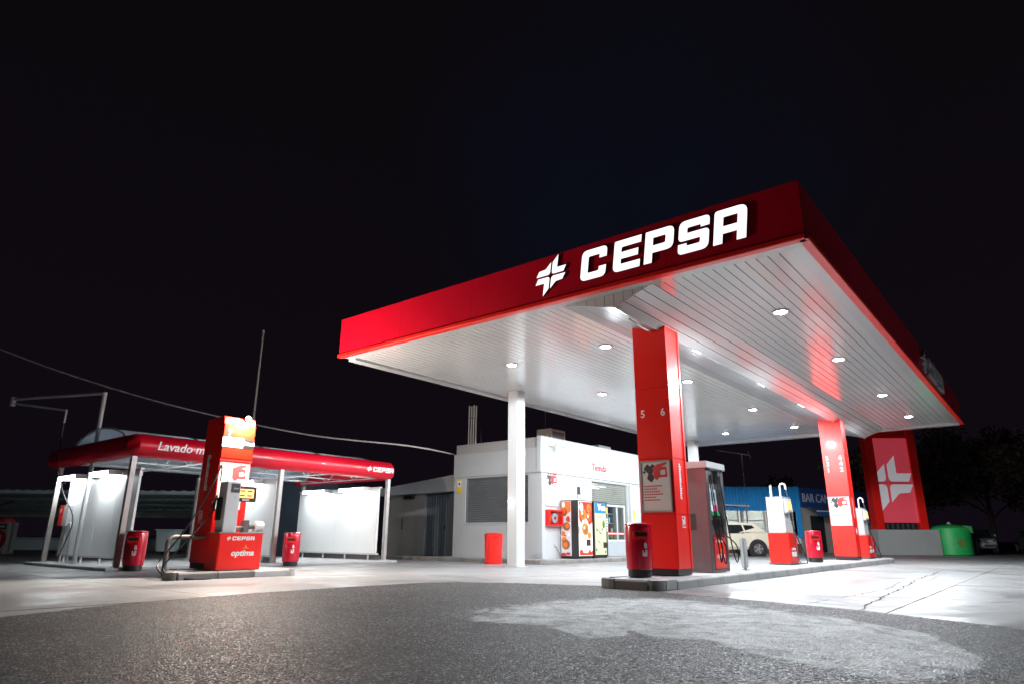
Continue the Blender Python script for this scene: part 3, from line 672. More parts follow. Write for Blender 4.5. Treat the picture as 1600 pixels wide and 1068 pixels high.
q7 = B(.0305,.0365,.462,.72,2.46,2.66).build('grade_panel', HEADK, t)
text('Diesel',.09,PRINTW,q7,(.038,.49,2.53),'+x',.001,bold=.002)
text('7',.17,PRINTW,t,(.032,.10,2.70),'+x',.001,'numeral',bold=.004)
MB().box(.0005,.02,.0,.72,2.17,2.205).build('moulding', RED, t)
pf = MB().box(.0005,.006,.03,.69,1.18,2.14).build('print_sheet', PRINTW, t)
nozzle_print(pf, PRINTG, PRINTR, PRINTG, (.0078,.05,1.20), .62, '+x')
q = MB(); r = random.Random(2)
for k in range(17): z0 = 2.30-k*.044; w_ = r.uniform(.07,.13); q.box(-.5,-.5+w_,-.003,-.0005,z0-.034,z0)
q.build('vertical_print', PRINTW, tw)
MB().box(-.56,-.40,-.003,-.0005,.90,.92).box(-.56,-.40,-.003,-.0005,1.13,1.15).box(-.56,-.54,-.003,-.0005,.922,1.128).box(-.42,-.40,-.003,-.0005,.922,1.128).box(-.52,-.48,-.003,-.0005,.95,1.1).box(-.46,-.435,-.003,-.0005,.98,1.12).build('pictogram', PRINTW, tw)
sk = MB().prism(rounded([(.002,-.04),(.46,-.04),(.46,.92),(.002,.92)],[0,.03,.03,0],3),'z',.0,.70).build('cabinet', RED, t, .01)
MB().box(.002,.47,-.05,.93,.702,.72).build('cabinet_top', STEEL, t)
MB().box(.04,.06,-.0435,-.0405,.02,.69).build('seam', RED, sk)
brand_row(sk,(.4625,.12,.565),.075,PRINTW,'+x',.001,w=.085)
text('optima',.155,PRINTW,sk,(.4625,.24,.27),'+x',.001,bold=.005,shear=.2,sx=1.15)
shape('flame_print',[rounded([(-.1,0),(-.02,.02),(0,.09),(.025,.025),(.1,0),(.02,.012)],.005,2)], ORANGE, sk, (.463,.55,.40), '+x', .001)
pb = MB().box(.10,.40,.03,.33,.722,1.72).build('pump_body', LGREY, t, .012)
B(.4005,.405,.12,.31,1.50,1.68).build('label_plate', PRINTK, pb); text('diesel',.05,PRINTW,pb,(.4055,.17,1.57),'+x',.0008)
text('7',.09,PRINTG,pb,(.4015,.2,1.36),'+x',.0008,'numeral')
ho = MB().box(.12,.30,-.012,.028,.95,1.40).build('nozzle_boot', BLACKP, t, .01)
nozzle_mb((.2,-.045,1.25),1,(0,-1)).build('nozzle', BLACK, t, smooth=True)
MB().tube([(.15,-.0,1.72),(.15,.0,2.02),(.17,-.03,2.06)],.018,8).build('hose_arm', STEELD, t, smooth=True)
MB().tube(bez((.17,-.03,2.06),(.2,-.2,1.5),(.2,-.55,.75),(.15,-.95,.25),20)+bez((.15,-.95,.25),(.13,-1.1,.05),(.55,-1.15,-.10),(.85,-.75,-.11),14)[1:]+bez((.85,-.75,-.11),(.95,-.6,-.115),(.95,-.5,-.118),(.85,-.3,-.118),8)[1:],.017,8).build('hose', BLACK, t, smooth=True)
MB().tube(bez((.2,-.10,1.12),(.22,-.28,.85),(.15,-.7,.35),(.13,-.86,.15),16)+bez((.13,-.86,.15),(.10,-.95,0.0),(.4,-.95,-.115),(.75,-.55,-.118),12)[1:],.015,8).build('hose', BLACK, t, smooth=True)
ds = MB().box(.08,.16,.36,.84,1.34,1.66).build('display_unit', BLACKP, t, .012)
B(.1605,.164,.43,.77,1.42,1.60).build('screen', ORDISP, ds)
q = MB()
for k,(yy,zz) in enumerate(((.46,1.545),(.62,1.545),(.46,1.45),(.62,1.45))): B(.1645,.166,yy,yy+.11,zz,zz+.03).build('digit_block', PRINTK, ds)
B(.1605,.166,.52,.68,1.36,1.40).build('badge', STEEL, ds)
B(.10,.14,.52,.62,.722,1.338).build('display_stalk', RED, ds)
mc = MB().tube([(.30,.36,.80),(.30,.62,.80)],.045,10).tube([(.34,.62,.84),(.34,.90,.84)],.055,10); mc.box(.24,.40,.50,.60,.722,.96)
mc.build('pump_motor', STEELD, t, smooth=True)
MB().tube([(.36,.74,.84),(.36,.92,.84)],.105,14).build('coupling', GALV, t, smooth=True)
# lamp bracket at the top of the tower, a bare lit bulb
lp = MB().tube([(.0,.47,3.04),(.09,.47,3.08)],.02,8).build('lamp_bracket', STEELD, t, smooth=True)
MB().lathe([(.02,-.05),(.055,-.02),(.06,.02),(.03,.06),(.01,.065)],16,(.12,.47,3.08)).build('bulb', BULB, lp, smooth=True)
ld = bpy.data.lights.new('tower_lamp','POINT'); ld.energy = LAMP_W; ld.color = (1.0,.88,.76); ld.shadow_soft_size = .07
lo = bpy.data.objects.new('lamp', ld); COL.objects.link(lo); lo.parent = t; lo.location = (.24,.47,3.07)
gr = thing('guard_rail', 'bent grey steel tube guarding the end of the diesel pump island', 'guard rail', -11.62, -3.22, 0)
MB().tube([(.12,0,0),(.12,0,.62)]+[(.12-.0,.14-.14*math.cos(a),.62+.14*math.sin(a)) for a in [math.pi/2*k/6 for k in range(1,7)]]+[(.12,.4,.76),(.12,.72,.76)],.044,12).build('tube', RAILG, gr, smooth=True)
MB().lathe([(.10,0),(.10,.012),(.06,.014)],16,(.12,0,0)).build('flange', STEELD, gr)
# ------------------------------------------------------------------ car wash shelter
WX0, WX1, WY0, WY1 = -19.75, -14.98, -2.72, 5.28
ws = thing('car_wash', 'open car wash shelter with red rounded fascia and white partition walls', 'car wash', WX1, WY0, 0)
def wl(x, y): return (x-WX1, y-WY0)
pad = MB().box(-5.1,.35,-.35,8.3,.0,.07).build('plinth_slab', KERB, ws, .02)
bull = [(-.06,2.62),(.0,2.60),(.10,2.64),(.17,2.74),(.19,2.88),(.17,3.02),(.10,3.13),(.0,3.17),(-.06,3.17)]
MB().sweep([(-5.35,-.02),(.03,-.02)], bull).build('fascia', FRED, ws, smooth=True) if False else None
fa = MB().sweep([(-5.35,.0),(-.10,.0),(.0,.10),(.0,8.0),(-.10,8.10),(-5.35,8.10)], bull).build('fascia', FRED, ws, smooth=True)
text('Lavado manual',.30,PRINTW,fa,(.1935,.42,2.80),'+x',.002,shear=.2,bold=.003,sx=1.02)
brand_row(fa,(.1945,6.95,2.80),.16,PRINTW,'+x',.002,w=.15)
for (x,y,r) in ((0,0,.06),(0,4.02,.06),(0,8.02,.06),(-4.75,0,.06),(-4.75,4.02,.06),(-4.75,8.02,.06)):
    p = MB().box(x-r,x+r,y-r,y+r,.085,2.62).build('post', STEEL, ws, .008)
    MB().box(x-.11,x+.11,y-.11,y+.11,.071,.083).build('foot_plate', GALV, p)
for y in (.30,4.05,7.85):                         # three partitions hung clear of the slab
    for i in range(4):
        a = -4.62+i*1.1075; B(a+.001,a+1.1065,y-.03,y+.03,.28,2.32).build('wall_panel', PANELW, ws, .004)
    MB().box(-4.66,-.12,y-.045,y+.045,2.322,2.37).box(-4.66,-.12,y-.045,y+.045,.235,.278).build('wall_rail', GALV, ws)
    for k in range(4): B(-4.2+k*1.2,-4.16+k*1.2,y-.02,y+.02,.072,.234).build('wall_foot', GALV, ws)
    MB().box(-4.66,-.12,y+.12,y+.16,.0,.22).build('back_kerb', STEELD, ws) if y > 1 else None
# roof: sheets on trusses, milky barrel vault above
vs = []; fs = []; n = 18
for j in range(2):
    for k in range(n+1):
        a = math.pi*(.14+.72*k/n); vs.append((-2.40-2.28*math.cos(a)/math.cos(math.pi*.14), .02+8.0*j, 2.72+1.05*(math.sin(a)-math.sin(math.pi*.14))/(1-math.sin(math.pi*.14))*.72))
top = [(v[0],v[1],v[2]+.02) for v in vs]; m = n+1
vv = vs+top; o = len(vs); fs = [(k,k+1,m+k+1,m+k) for k in range(n)]+[(o+k,o+m+k,o+m+k+1,o+k+1) for k in range(n)]+[(k,o+k,o+k+1,k+1) for k in range(n)]+[(m+k,m+k+1,o+m+k+1,o+m+k) for k in range(n)]
MB().add(vv,fs).build('vault', MILKY, ws, smooth=True)
for j in range(5):
    y = .01+8.02*j/4
    MB().tube([(v[0],y,v[2]+.03) for v in vs[:m]],.025,6).build('vault_rib', STEELD if j else GALV, ws, smooth=True)
end = [(v[0],v[2]) for v in vs[:m]]
MB().prism(end,'y',.03,.05).build('vault_end', MILKY, ws)
for j in range(5):
    y = .15+7.7*j/4; q = MB()
    q.tube([(-4.7,y,2.66),(-.1,y,2.66)],.022,6)
    pts = [(-4.7,2.66),(-3.9,3.0),(-3.1,2.66),(-2.35,3.2),(-1.6,2.66),(-.8,3.0),(-.1,2.66)]
    for a,b in zip(pts[:-1],pts[1:]): q.tube([(a[0],y,a[1]),(b[0],y,b[1])],.014,6)
    q.build('truss', GALV, ws)
for x in (-3.9,-2.35,-.8): MB().tube([(x,.0,2.70),(x,8.0,2.70)],.018,6).build('purlin', GALV, ws)
for x0,x1 in ((-5.2,-4.72),(-.40,-.07)): B(x0,x1,.05,7.95,2.745,2.76).build('ceiling_sheet', WHITE, ws)
# tubes on the partitions
tl = []
def tube_light(x, y, z, label, rot=0):
    t = thing('tube_light', label, 'strip light', x, y, z, rot, 'strip lights in the car wash')
    B(-.626,.626,-.33,-.0,.045,.075).build('housing', LGREY, t, .006)
    MB().tube([(-.62,-.27,-.01),(.62,-.27,-.01)],.034,10).build('tube', TUBE, t, smooth=True)
    B(-.67,-.63,-.32,.0,-.05,.06).build('end_cap', GALV, t); B(.63,.67,-.32,.0,-.05,.06).build('end_cap', GALV, t)
for (x,y,lb) in ((-19.0,WY0+.26,'strip light on the left wash wall, outer end by the notice box'),(-16.85,WY0+.26,'strip light on the left wash wall, beside the corner post'),(-16.5,WY0+4.01,'strip light on the middle wash wall behind the diesel tower'),(-18.35,WY0+7.81,'strip light on the right wash wall, farther from the corner'),(-16.25,WY0+7.81,'strip light on the right wash wall, nearer the corner post')):
    tube_light(x,y,2.30,lb)
tube_light(-16.6,WY0+.34,2.30,'added unseen strip light on the inner face of the left wash wall',math.pi); tube_light(-17.2,WY0+4.09,2.30,'added unseen strip light on the inner face of the middle wash wall',math.pi)  # unseen extra lamps, added to brighten the bays and the carport behind
t = thing('notice_box', 'small red and white control box on the left car wash wall', 'control box', -19.3, WY0+.268, 1.02)
B(-.30,.26,-.12,-.0,0,.55).build('box', LGREY, t, .01); B(-.32,-.04,-.135,-.1205,.0,.55).build('red_face', RED, t, .004); B(-.26,-.16,-.138,-.1355,.36,.46).build('dial', PRINTW, t)
t = thing('boom', 'galvanised wash boom, a tall pole with a folding arm above the car wash', 'wash boom', -17.42, WY0-.03, .07)
MB().tube([(0,0,0),(0,0,4.42)],.055,12).build('pole', LGREY, t, smooth=True)
A0 = Vector((0,0,4.40)); A1 = Vector((-3.65,-1.1,4.50)); A2 = Vector((-1.55,-.35,4.05))
MB().tube([A0,A1],.04,8).build('arm', LGREY, t, smooth=True); MB().tube([A1-Vector((0,0,.12)),A2],.03,8).build('arm', LGREY, t, smooth=True)
MB().tube([A1+Vector((0,0,.06)),A1-Vector((0,0,.2))],.07,10).build('hinge', GALV, t, smooth=True)
MB().tube([A2,A2-Vector((0,0,.35))],.028,8).build('swivel', LGREY, t, smooth=True)
ph = bez(A2-Vector((0,0,.3)),(-1.55,-.35,2.9),(-1.6,-.3,2.6),(-1.2,-.2,1.9),14)+bez((-1.2,-.2,1.9),(-.7,-.12,1.35),(-.2,-.1,1.3),(-.25,-.12,.9),12)[1:]+bez((-.25,-.12,.9),(-.4,-.14,.5),(-.6,-.16,.3),(-.62,-.16,.15),8)[1:]
MB().tube(ph,.013,6).build('hose', BLACK, t, smooth=True)
MB().tube([(-1.32,-.2,2.02),(-1.0,-.2,2.05)],.012,6).build('lance', STEELD, t)
t = thing('wash_hose', 'pale hose looped upright on the floor of the left wash bay', 'hose', -18.6, WY0+.12, .07)
MB().tube(bez((-.35,.02,.02),(-.35,.0,1.2),(.3,-.05,1.25),(.42,-.1,.6),18)+[(.50,-.12,.3),(.62,-.12,.015)],.028,8).build('tube', LGREY, t, smooth=True)
# ------------------------------------------------------------------ shop
SX0, SX1, SY0, SY1 = -16.15, -11.95, 9.72, 19.5
sp_ = MB().box(-16.9,-10.45,7.75,SY1,0,.085).build('pavement', mat('island_paving',(.4,.4,.4),.6)); ground_thing(sp_); tag(sp_, kind='structure')
KMID = KERB; KERB = mat('kerb_worn', (.20,.195,.185), .7, var=.2, scale=7, bump=.3, bscale=70, dirt=.5)
kerbs(sp_, [(-17.6,7.68),(-10.5,7.68)], z1=.13, inward=-1); kerbs(sp_, [(-10.38,7.8),(-10.38,SY1)], z1=.13, inward=-1); kerb_corner(sp_,-10.50,7.80,-math.pi/2,.05,.19,KERB,.13); KERB = KMID
sh = thing('shop', 'low white petrol station shop with flat parapet and roller shutters', 'shop', SX1, SY0, 0)
Hs = 4.33; wz = 3.04
q = MB()                                          # front wall (-y) around the shutter window
fx0, fx1, fz0, fz1 = -3.58, -.55, 1.33, 2.98
q.box(-4.2,fx0,0,.25,.086,wz).box(fx1,-.0,0,.25,.086,wz).box(fx0,fx1,0,.25,.086,fz0).box(fx0,fx1,0,.25,fz1,wz)
q.build('front_wall', PLASTER, sh)
dy0, dy1, dz1 = 3.40, 6.25, 2.95
q = MB().box(-.25,0,.252,dy0,.086,wz).box(-.25,0,dy1,9.7,.086,wz).box(-.25,0,dy0,dy1,dz1,wz); q.build('side_wall', PLASTER, sh)
B(-4.2,-3.95,.252,9.7,.086,wz).build('back_wall', PLASTER2, sh); B(-3.948,-.252,9.5,9.7,.086,wz).build('back_wall', PLASTER2, sh)
MB().box(-.10,.09,-.09,9.7,wz+.002,Hs).build('parapet', PLASTER, sh, .01)
MB().box(-4.2,-.102,-.06,.2,wz+.002,3.93).build('parapet', PLASTER, sh, .01); MB().box(-4.12,-.102,-.015,.2,3.932,Hs-.03).build('parapet', PLASTER2, sh, .01)
B(-4.2,-4.0,.202,9.7,wz+.002,4.1).build('parapet', PLASTER2, sh); B(-4.0,-.102,.202,9.6,wz+.02,wz+.12).build('roof_slab', PLASTER2, sh)
MB().box(-.03,.03,.0,9.6,wz-.05,wz-.003).build('eaves_trim', LGREY, sh)
MB().box(.002,.10,6.32,6.75,.086,wz-.06).build('pilaster', PLASTER, sh, .01); MB().box(.002,.06,-.0,.20,.086,wz-.06).build('pilaster', PLASTER, sh, .01)
def shutter(name, x0, x1, z0, z1, parent, face, off, m, step=.075):
    q = MB(); n = int((z1-z0)/step); st = (z1-z0)/n
    for i in range(n):
        z = z0+i*st; pr = [(0,z+.004),(.018,z+st*.3),(.018,z+st*.7),(0,z+st-.004),(-.012,z+st-.004),(-.012,z+.004)]
        if face == '-y': q.prism([(off-a,b) for a,b in pr],'x',x0,x1)
        else: q.prism([(off+a,b) for a,b in pr],'y',x0,x1)
    o = q.build(name, m, parent); o['kind'] = 'stuff'; return o
SHUT = mat('shutter_grey',(.17,.18,.19),.42,metal=.3,var=.1,scale=2,dirt=.3); SHUT2 = mat('shutter_pale',(.30,.31,.28),.42,metal=.3,var=.1,scale=2,dirt=.3)
w1 = MB().box(fx0+.0,fx0+.05,.03,.12,fz0,fz1).box(fx1-.05,fx1,.03,.12,fz0,fz1).build('shutter_frame', SHUT, sh)
shutter('shutter_slats', fx0+.05, fx1-.05, fz0, fz1, w1, '-y', .10, SHUT)
MB().box(fx0-.05,fx1+.05,-.03,.03,fz0-.05,fz0-.002).build('sill', PLASTER, sh)
w2 = MB().box(-.16,-.06,dy0,dy0+.06,.086,dz1).box(-.16,-.06,dy1-.06,dy1,.086,dz1).build('shutter_frame', SHUT2, sh)
shutter('shutter_slats', dy0+.06, dy1-.06, 2.14, dz1, w2, '+x', -.11, SHUT2)
sf = MB().box(-.17,-.12,dy0+.06,dy1-.06,.66,.74).box(-.17,-.12,dy0+.06,dy1-.06,2.04,2.12)
for y in (dy0+.06,dy0+1.0,dy0+1.3,dy0+2.1,dy1-.12): sf.box(-.168,-.122,y,y+.06,.742,2.038)
sf = sf.build('shopfront', LGREY, sh)
B(-.155,-.135,dy0+.06,dy1-.06,.10,.655).build('kick_panel', mat('kick_grey',(.42,.45,.47),.4), sf)
for a,b in ((dy0+.125,dy0+.995),(dy0+1.065,dy0+1.295),(dy0+1.365,dy0+2.095),(dy0+2.165,dy1-.125)): B(-.148,-.142,a,b,.745,2.035).build('pane', GLASS, sf)
B(-.140,-.136,dy0+1.1,dy1-.13,.93,1.02).build('door_stripe', PRINTR, sf); B(-.1355,-.1352,dy0+1.12,dy1-.2,.955,.995).build('door_stripe', PRINTW, sf)
# lit interior: floor, ceiling lamp, shelves with goods
B(-3.9,-.26,.3,9.4,.087,.10).build('floor', LGREY, sh)
it = MB().box(-2.6,-2.56,3.0,8.5,.1,2.9).build('inner_wall', PLASTER, sh)
ip = B(-1.9,-.9,3.6,6.0,2.86,2.90).build('ceiling_panel', em('shop_panel',(.95,1,.98),8), sh)
gs = thing('shop_shelf', 'stocked shelf rack seen through the shop front glazing', 'shelf', SX1-.9, SY0+4.9, .10)
gm = [mat('goods_%d'%k, c, .4) for k,c in enumerate(((.55,.03,.03),(.03,.12,.45),(.75,.75,.72),(.03,.03,.03),(.7,.5,.04),(.05,.3,.08)))]
MB().box(-.25,-.22,-1.3,1.3,0,1.9).build('back_board', LGREY, gs)
for k in range(5): B(-.22,.2,-1.3,1.3,.15+k*.38,.18+k*.38).build('shelf', LGREY, gs)
rg = random.Random(9); goods = [MB() for _ in gm]
for k in range(5):
    y = -1.25
    while y < 1.2:
        w_ = rg.uniform(.05,.14); h_ = rg.uniform(.14,.30); rg.choice(goods).box(.02,.17,y,y+w_,.181+k*.38,.181+k*.38+h_); y += w_+rg.uniform(.005,.05)
for mb_, mm in zip(goods, gm): o = mb_.build('goods', mm, gs); o['kind'] = 'stuff'
# shop sign and fixtures
tt = thing('shop_sign', 'red word lettering on the white shop parapet', 'sign', SX1+.092, SY0+3.9, 3.36)
text('Tienda',.40,PRINTR,tt,(.004,-.62,0),'+x',.012,sx=1.05)
hb = thing('fire_hose_box', 'red glazed fire hose box on the shop corner wall', 'fire hose', SX1+.003, SY0+.25, 1.20)
MB().box(.0,.20,0,.86,0,.05).box(.0,.20,0,.86,.50,.55).box(.0,.20,0,.06,.052,.498).box(.0,.20,.80,.86,.052,.498).box(.0,.02,.06,.80,.052,.498).build('case', RED, hb)
B(.185,.19,.062,.798,.053,.497).build('pane', GLASS, hb); MB().lathe([(.16,-.05),(.16,.05)],20).mesh('reel', PRINTW)
rl = MB().tube([(.04,.43,.27),(.13,.43,.27)],.17,18).build('reel', LGREY, hb, smooth=True); MB().tube([(.03,.43,.27),(.15,.43,.27)],.06,12).build('hub', PRINTR, rl, smooth=True)
s_ = thing('warning_sign', 'small pale red notice on the shop corner', 'sign', SX1+.062, SY0+.04, 1.95); B(0,.006,0,.15,0,.38).build('plate', mat('faded_red',(.75,.35,.3),.5), s_); shape('print', [disc(.075,.27,.05),rect(.03,.12,.05,.17)], PRINTW, s_, (.008,0,0), '+x', .001)
s_ = thing('yellow_sign', 'yellow warning sign on the pilaster beside the shop door', 'sign', SX1+.102, SY0+6.42, 1.45); B(0,.006,0,.26,0,.62).build('plate', PRINTW, s_); shape('print', [rounded([(.13,.6),(.23,.42),(.2,.12),(.13,.02),(.06,.12),(.03,.42)],.03,3)], YELLOW, s_, (.008,0,0), '+x', .001)
s_ = thing('yellow_notice', 'small yellow and white notice at the left end of the shop front', 'sign', SX0+.16, SY0-.002, 2.42); B(0,.24,-.008,0,0,.52).build('plate', YELLOW, s_); B(.03,.21,-.0105,-.0085,.26,.48).build('print', PRINTW, s_); B(.08,.16,-.0125,-.011,.32,.42).build('symbol', PRINTK, s_)
s_ = thing('black_notice', 'tiny black notice on the shop wall above the vending machines', 'sign', SX1+.002, SY0+2.35, 2.25); B(0,.006,0,.22,0,.42).build('plate', PRINTK, s_); B(.0065,.008,.03,.19,.02,.13).build('print', PRINTW, s_)
cm = thing('security_camera', 'pair of security cameras on a bent bracket at the shop parapet corner', 'camera', SX1+.092, SY0+.55, 3.9)
MB().tube([(.0,.0,.10),(.22,.0,.10),(.25,.05,.12)],.018,6).tube([(.0,-.25,.5),(.02,-.25,.15),(.02,0,.10)],.010,6).build('bracket', GALV, cm)
MB().tube([(.20,.0,.16),(.42,.30,.08)],.055,8).build('body', LGREY, cm); MB().tube([(.20,-.04,.06),(.20,-.05,-.12)],.045,8).build('body', GREYP, cm); MB().tube([(.22,.16,-.12),(.22,.16,-.22)],.05,8).build('dome', LGREY, cm)
tk = thing('wall_socket', 'dangling cable from a socket low on the shop corner wall', 'socket', SX1+.003, SY0+.85, .086); B(0,.04,-.05,.05,.42,.52).build('box', LGREY, tk); MB().tube([(.03,0,.42),(.06,.12,.25),(.05,.22,.12),(.05,.25,.01)],.008,6).build('cable', BLACKP, tk)
# vending machines
def vend(label, y, w, top, n):
    t = thing('vending_machine', label, 'vending machine', SX1+.03, y, .086, 0, 'vending machines by the shop door')
    B(0,.74,0,w,.06,2.02).build('body', BLACKP, t, .01); B(.03,.70,.03,w-.03,0,.06).build('base', BLACK, t)
    return t
VW = em('vend_white',(1.0,.90,.78),.55); VR = em('vend_red',(.72,.03,.02),.45); VO = em('vend_orange',(.80,.20,.03),.55); VB = em('vend_blue',(.02,.18,.55),.6); VY = em('vend_cream',(.62,.64,.42),.34); VBR = em('vend_brown',(.35,.12,.03),.5); VK = em('vend_dark',(.06,.03,.02),.2); VG = em('vend_green',(.10,.18,.06),.4)
v1 = vend('vending machine with glowing burger pictures, left one of the pair', SY0+1.18, .96, 0, 0)
fr = B(.742,.765,.04,.92,.10,1.99).build('front_panel', VW, v1, .006)
rv = random.Random(8)
shape('print_patch', [rounded([(.05,1.97),(.91,1.97),(.91,1.25),(.70,1.15),(.55,1.35),(.40,1.55),(.2,1.2),(.05,1.35)],.05,4)], VR, fr, (.768,0,0), '+x', .001)
shape('print_patch', [disc(.33,1.52,.20,18,1.0), disc(.66,1.42,.17,18), disc(.44,1.02,.22,18), disc(.70,1.75,.15,18), disc(.70,.80,.12,16)], VO, fr, (.7695,0,0), '+x', .001)
shape('print_patch', [disc(.30,1.49,.12), disc(.69,1.38,.10), disc(.47,.98,.14), disc(.72,1.72,.09)], VBR, fr, (.771,0,0), '+x', .001)
shape('print_patch', [disc(.25,1.56,.05), disc(.38,1.06,.05), disc(.20,1.78,.12,14,1.3), disc(.62,1.46,.05), disc(.5,1.25,.09,12,.6)], VW, fr, (.7725,0,0), '+x', .001)
shape('print_patch', [rounded([(.05,.12),(.91,.12),(.91,.30),(.80,.22),(.70,.34),(.6,.2),(.3,.2),(.2,.33),(.05,.28)],.03,3)], VR, fr, (.7695,0,0), '+x', .001)
B(.766,.78,.50,.76,.44,.66).build('payout', VK, fr); B(.766,.785,.02,.05,.85,1.1).build('handle', STEEL, fr)
sd = B(.02,.46,-.012,-.001,.10,1.99).build('side_panel', VW if False else mat('vend_side',(.62,.60,.62),.35,var=.08,scale=5), v1)
CO = (mat('print_orange',(.75,.16,.03),.4), mat('print_brown',(.28,.11,.03),.4), PRINTR, PRINTW, PRINTK)
shape('print_patch', [rounded([(.03,1.98),(.45,1.98),(.45,1.62),(.3,1.55),(.03,1.66)],.04,3), disc(.16,.62,.12), disc(.12,.86,.09)], CO[0], sd, (0,-.0135,0), '-y', .001)
shape('print_patch', [disc(.17,1.60,.14), disc(.27,1.10,.15), disc(.23,.48,.17), disc(.33,1.35,.09)], CO[1], sd, (0,-.015,0), '-y', .001)
shape('print_patch', [disc(.15,1.63,.07), disc(.29,1.12,.08), disc(.2,.47,.1)], CO[0], sd, (0,-.0165,0), '-y', .001)
shape('print_patch', [disc(.14,1.86,.07,12,1.4), disc(.36,.82,.06), disc(.08,1.2,.04)], CO[3], sd, (0,-.0165,0), '-y', .001)
shape('print_patch', [disc(.34,1.42,.05), disc(.2,.78,.05,12,.6), disc(.38,1.28,.04), disc(.12,.14,.12,12,.5), disc(.32,.17,.1,12,.5)], CO[2], sd, (0,-.018,0), '-y', .001)
v2 = vend('vending machine with blue header and cream lit front, right one of the pair', SY0+2.24, .98, 0, 0)
f2 = B(.742,.765,.06,.84,.12,1.98).build('front_panel', VY, v2, .006)
h2 = B(.766,.772,.06,.84,1.60,1.975).build('header', VB, f2); text('Ven',.34,em('vend_letter',(1,1,1),.9),h2,(.7735,.26,1.70),'+x',.001,bold=.006)
B(.766,.775,.60,.82,.36,.56).build('payout', VK, f2)
shape('print_patch', [disc(.2,1.02,.07), disc(.42,.93,.08), disc(.34,.60,.08,12,.7), disc(.66,1.20,.09,12,1.6), disc(.74,.22,.05), disc(.12,.3,.05), disc(.54,1.02,.04)], VG, f2, (.767,0,0), '+x', .001)
shape('print_patch', [disc(.43,.95,.045), disc(.36,.62,.04), disc(.6,.75,.05), disc(.21,1.05,.03)], VW, f2, (.7685,0,0), '+x', .001)
kp = B(.742,.76,.86,.97,.9,1.9).build('keypad', mat('keypad_grey',(.10,.10,.11),.4), v2)
for k in range(5): B(.7605,.764,.88,.95,.95+k*.1,1.02+k*.1).build('button', PRINTW, kp)
B(.7605,.764,.87,.96,1.6,1.82).build('card_panel', YELLOW, kp)
# roof things
t = thing('roof_flues', 'bundle of four thin grey flue pipes standing on the shop roof', 'flue pipes', SX0+.28, SY0+.45, 3.2)
for k in range(4): MB().tube([(k*.125,0,0),(k*.125+.02,0,2.75-.04*(k%2))],.032,8).build('pipe', GALV, t, smooth=True)
MB().box(-.05,.45,-.02,.02,2.2,2.24).build('clamp', STEELD, t); MB().tube([(.75,.1,0),(.55,.1,1.7)],.012,5).build('stay', STEELD, t)
t = thing('air_conditioner', 'boxy beige air conditioning unit on the shop roof', 'air conditioner', SX1-1.15, SY0+2.3, 3.42)
B(-.35,.35,-.5,.5,.5,1.5).build('case', BEIGE, t, .02); MB().box(.352,.36,-.4,.4,.6,1.4).build('grille', STEELD, t); B(-.3,.3,-.4,.4,-.26,.5).build('stand', STEELD, t); MB().tube([(-.2,-.1,1.5),(-.2,-.1,2.6)],.01,5).build('aerial', STEELD, t)
t = thing('roof_vent', 'low white vent cowl on the shop roof', 'vent', SX1-.7, SY0+5.2, 3.16); B(-.3,.3,-.5,.5,1.12,1.40).build('cowl', PLASTER2, t, .02); B(-.2,.2,-.4,.4,0,1.12).build('duct', GALV, t)
# annex between shop and car wash
an = thing('annex', 'low beige outbuilding with white eaves and grey metal gate beside the shop', 'outbuilding', -21.5, 11.0, 0)
B(0,1.95,0,.25,0,2.55).build('wall', BEIGE, an); B(1.952,2.5,-.06,.25,0,2.58).build('pier', PLASTER2, an, .01)
gt = MB()
for k in range(18): a = 2.52+k*.15; gt.prism([(a,.06),(a+.02,.03),(a+.075,.03),(a+.095,.06),(a+.147,.06),(a+.147,.08),(a,.08)],'z',.05,2.55)
g_ = gt.build('gate', mat('gate_grey',(.15,.18,.21),.5,var=.1,metal=.2), an); B(3.6,3.66,.0,.028,1.1,1.25).build('handle', BLACKP, g_)
MB().prism([(-.15,2.56),(5.3,2.62),(5.3,3.36),(-.15,2.88)],'y',-.35,3.5).build('roof', PLASTER, an, .01)
MB().box(1.25,1.75,-.2,-.002,2.38,2.52).build('flood_lamp', BLACKP, an); B(1.0,1.05,-.01,-.002,1.1,1.6).build('meter', PRINTK, an)
B(0,5.3,3.25,3.5,0,2.55).build('back_wall', BEIGE, an)
# ------------------------------------------------------------------ totem, far side
tt = thing('totem', 'tall red price totem slab with white emblem on a low white plinth', 'totem', 22.15, 38.6, 0, -.06, world=True)
B(-1.68,1.68,-.5,.9,0,1.36).build('plinth', PLASTER2, tt, .02)
B(-1.42,-.98,.0,.75,1.362,8.4).build('side_post', RED, tt, .02); B(.98,1.42,.0,.75,1.362,8.4).build('side_post', RED, tt, .02)
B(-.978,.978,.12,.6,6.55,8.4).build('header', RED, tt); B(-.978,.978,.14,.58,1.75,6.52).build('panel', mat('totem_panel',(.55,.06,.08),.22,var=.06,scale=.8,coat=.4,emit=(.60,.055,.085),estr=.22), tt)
e = emblem_loops(1.5,.0); es = []
def clip(lp, x0, x1):
    for sgn, lim in ((1,x0),(-1,-x1)):
        out = []
        for i in range(len(lp)):
            a, b = lp[i-1], lp[i]; ia = sgn*a[0] >= lim; ib = sgn*b[0] >= lim
            if ia != ib: t = (lim-sgn*a[0])/(sgn*b[0]-sgn*a[0]); out.append((sgn*lim, a[1]+(b[1]-a[1])*t))
            if ib: out.append(b)
        lp = out
    return lp
es = [clip([(x-.40, y) for x,y in lp],-.97,.97) for lp in e]
shape('emblem', es, em('totem_emblem',(.8,.8,.86),.15), tt, (0,.136,3.96), '-y', .004)
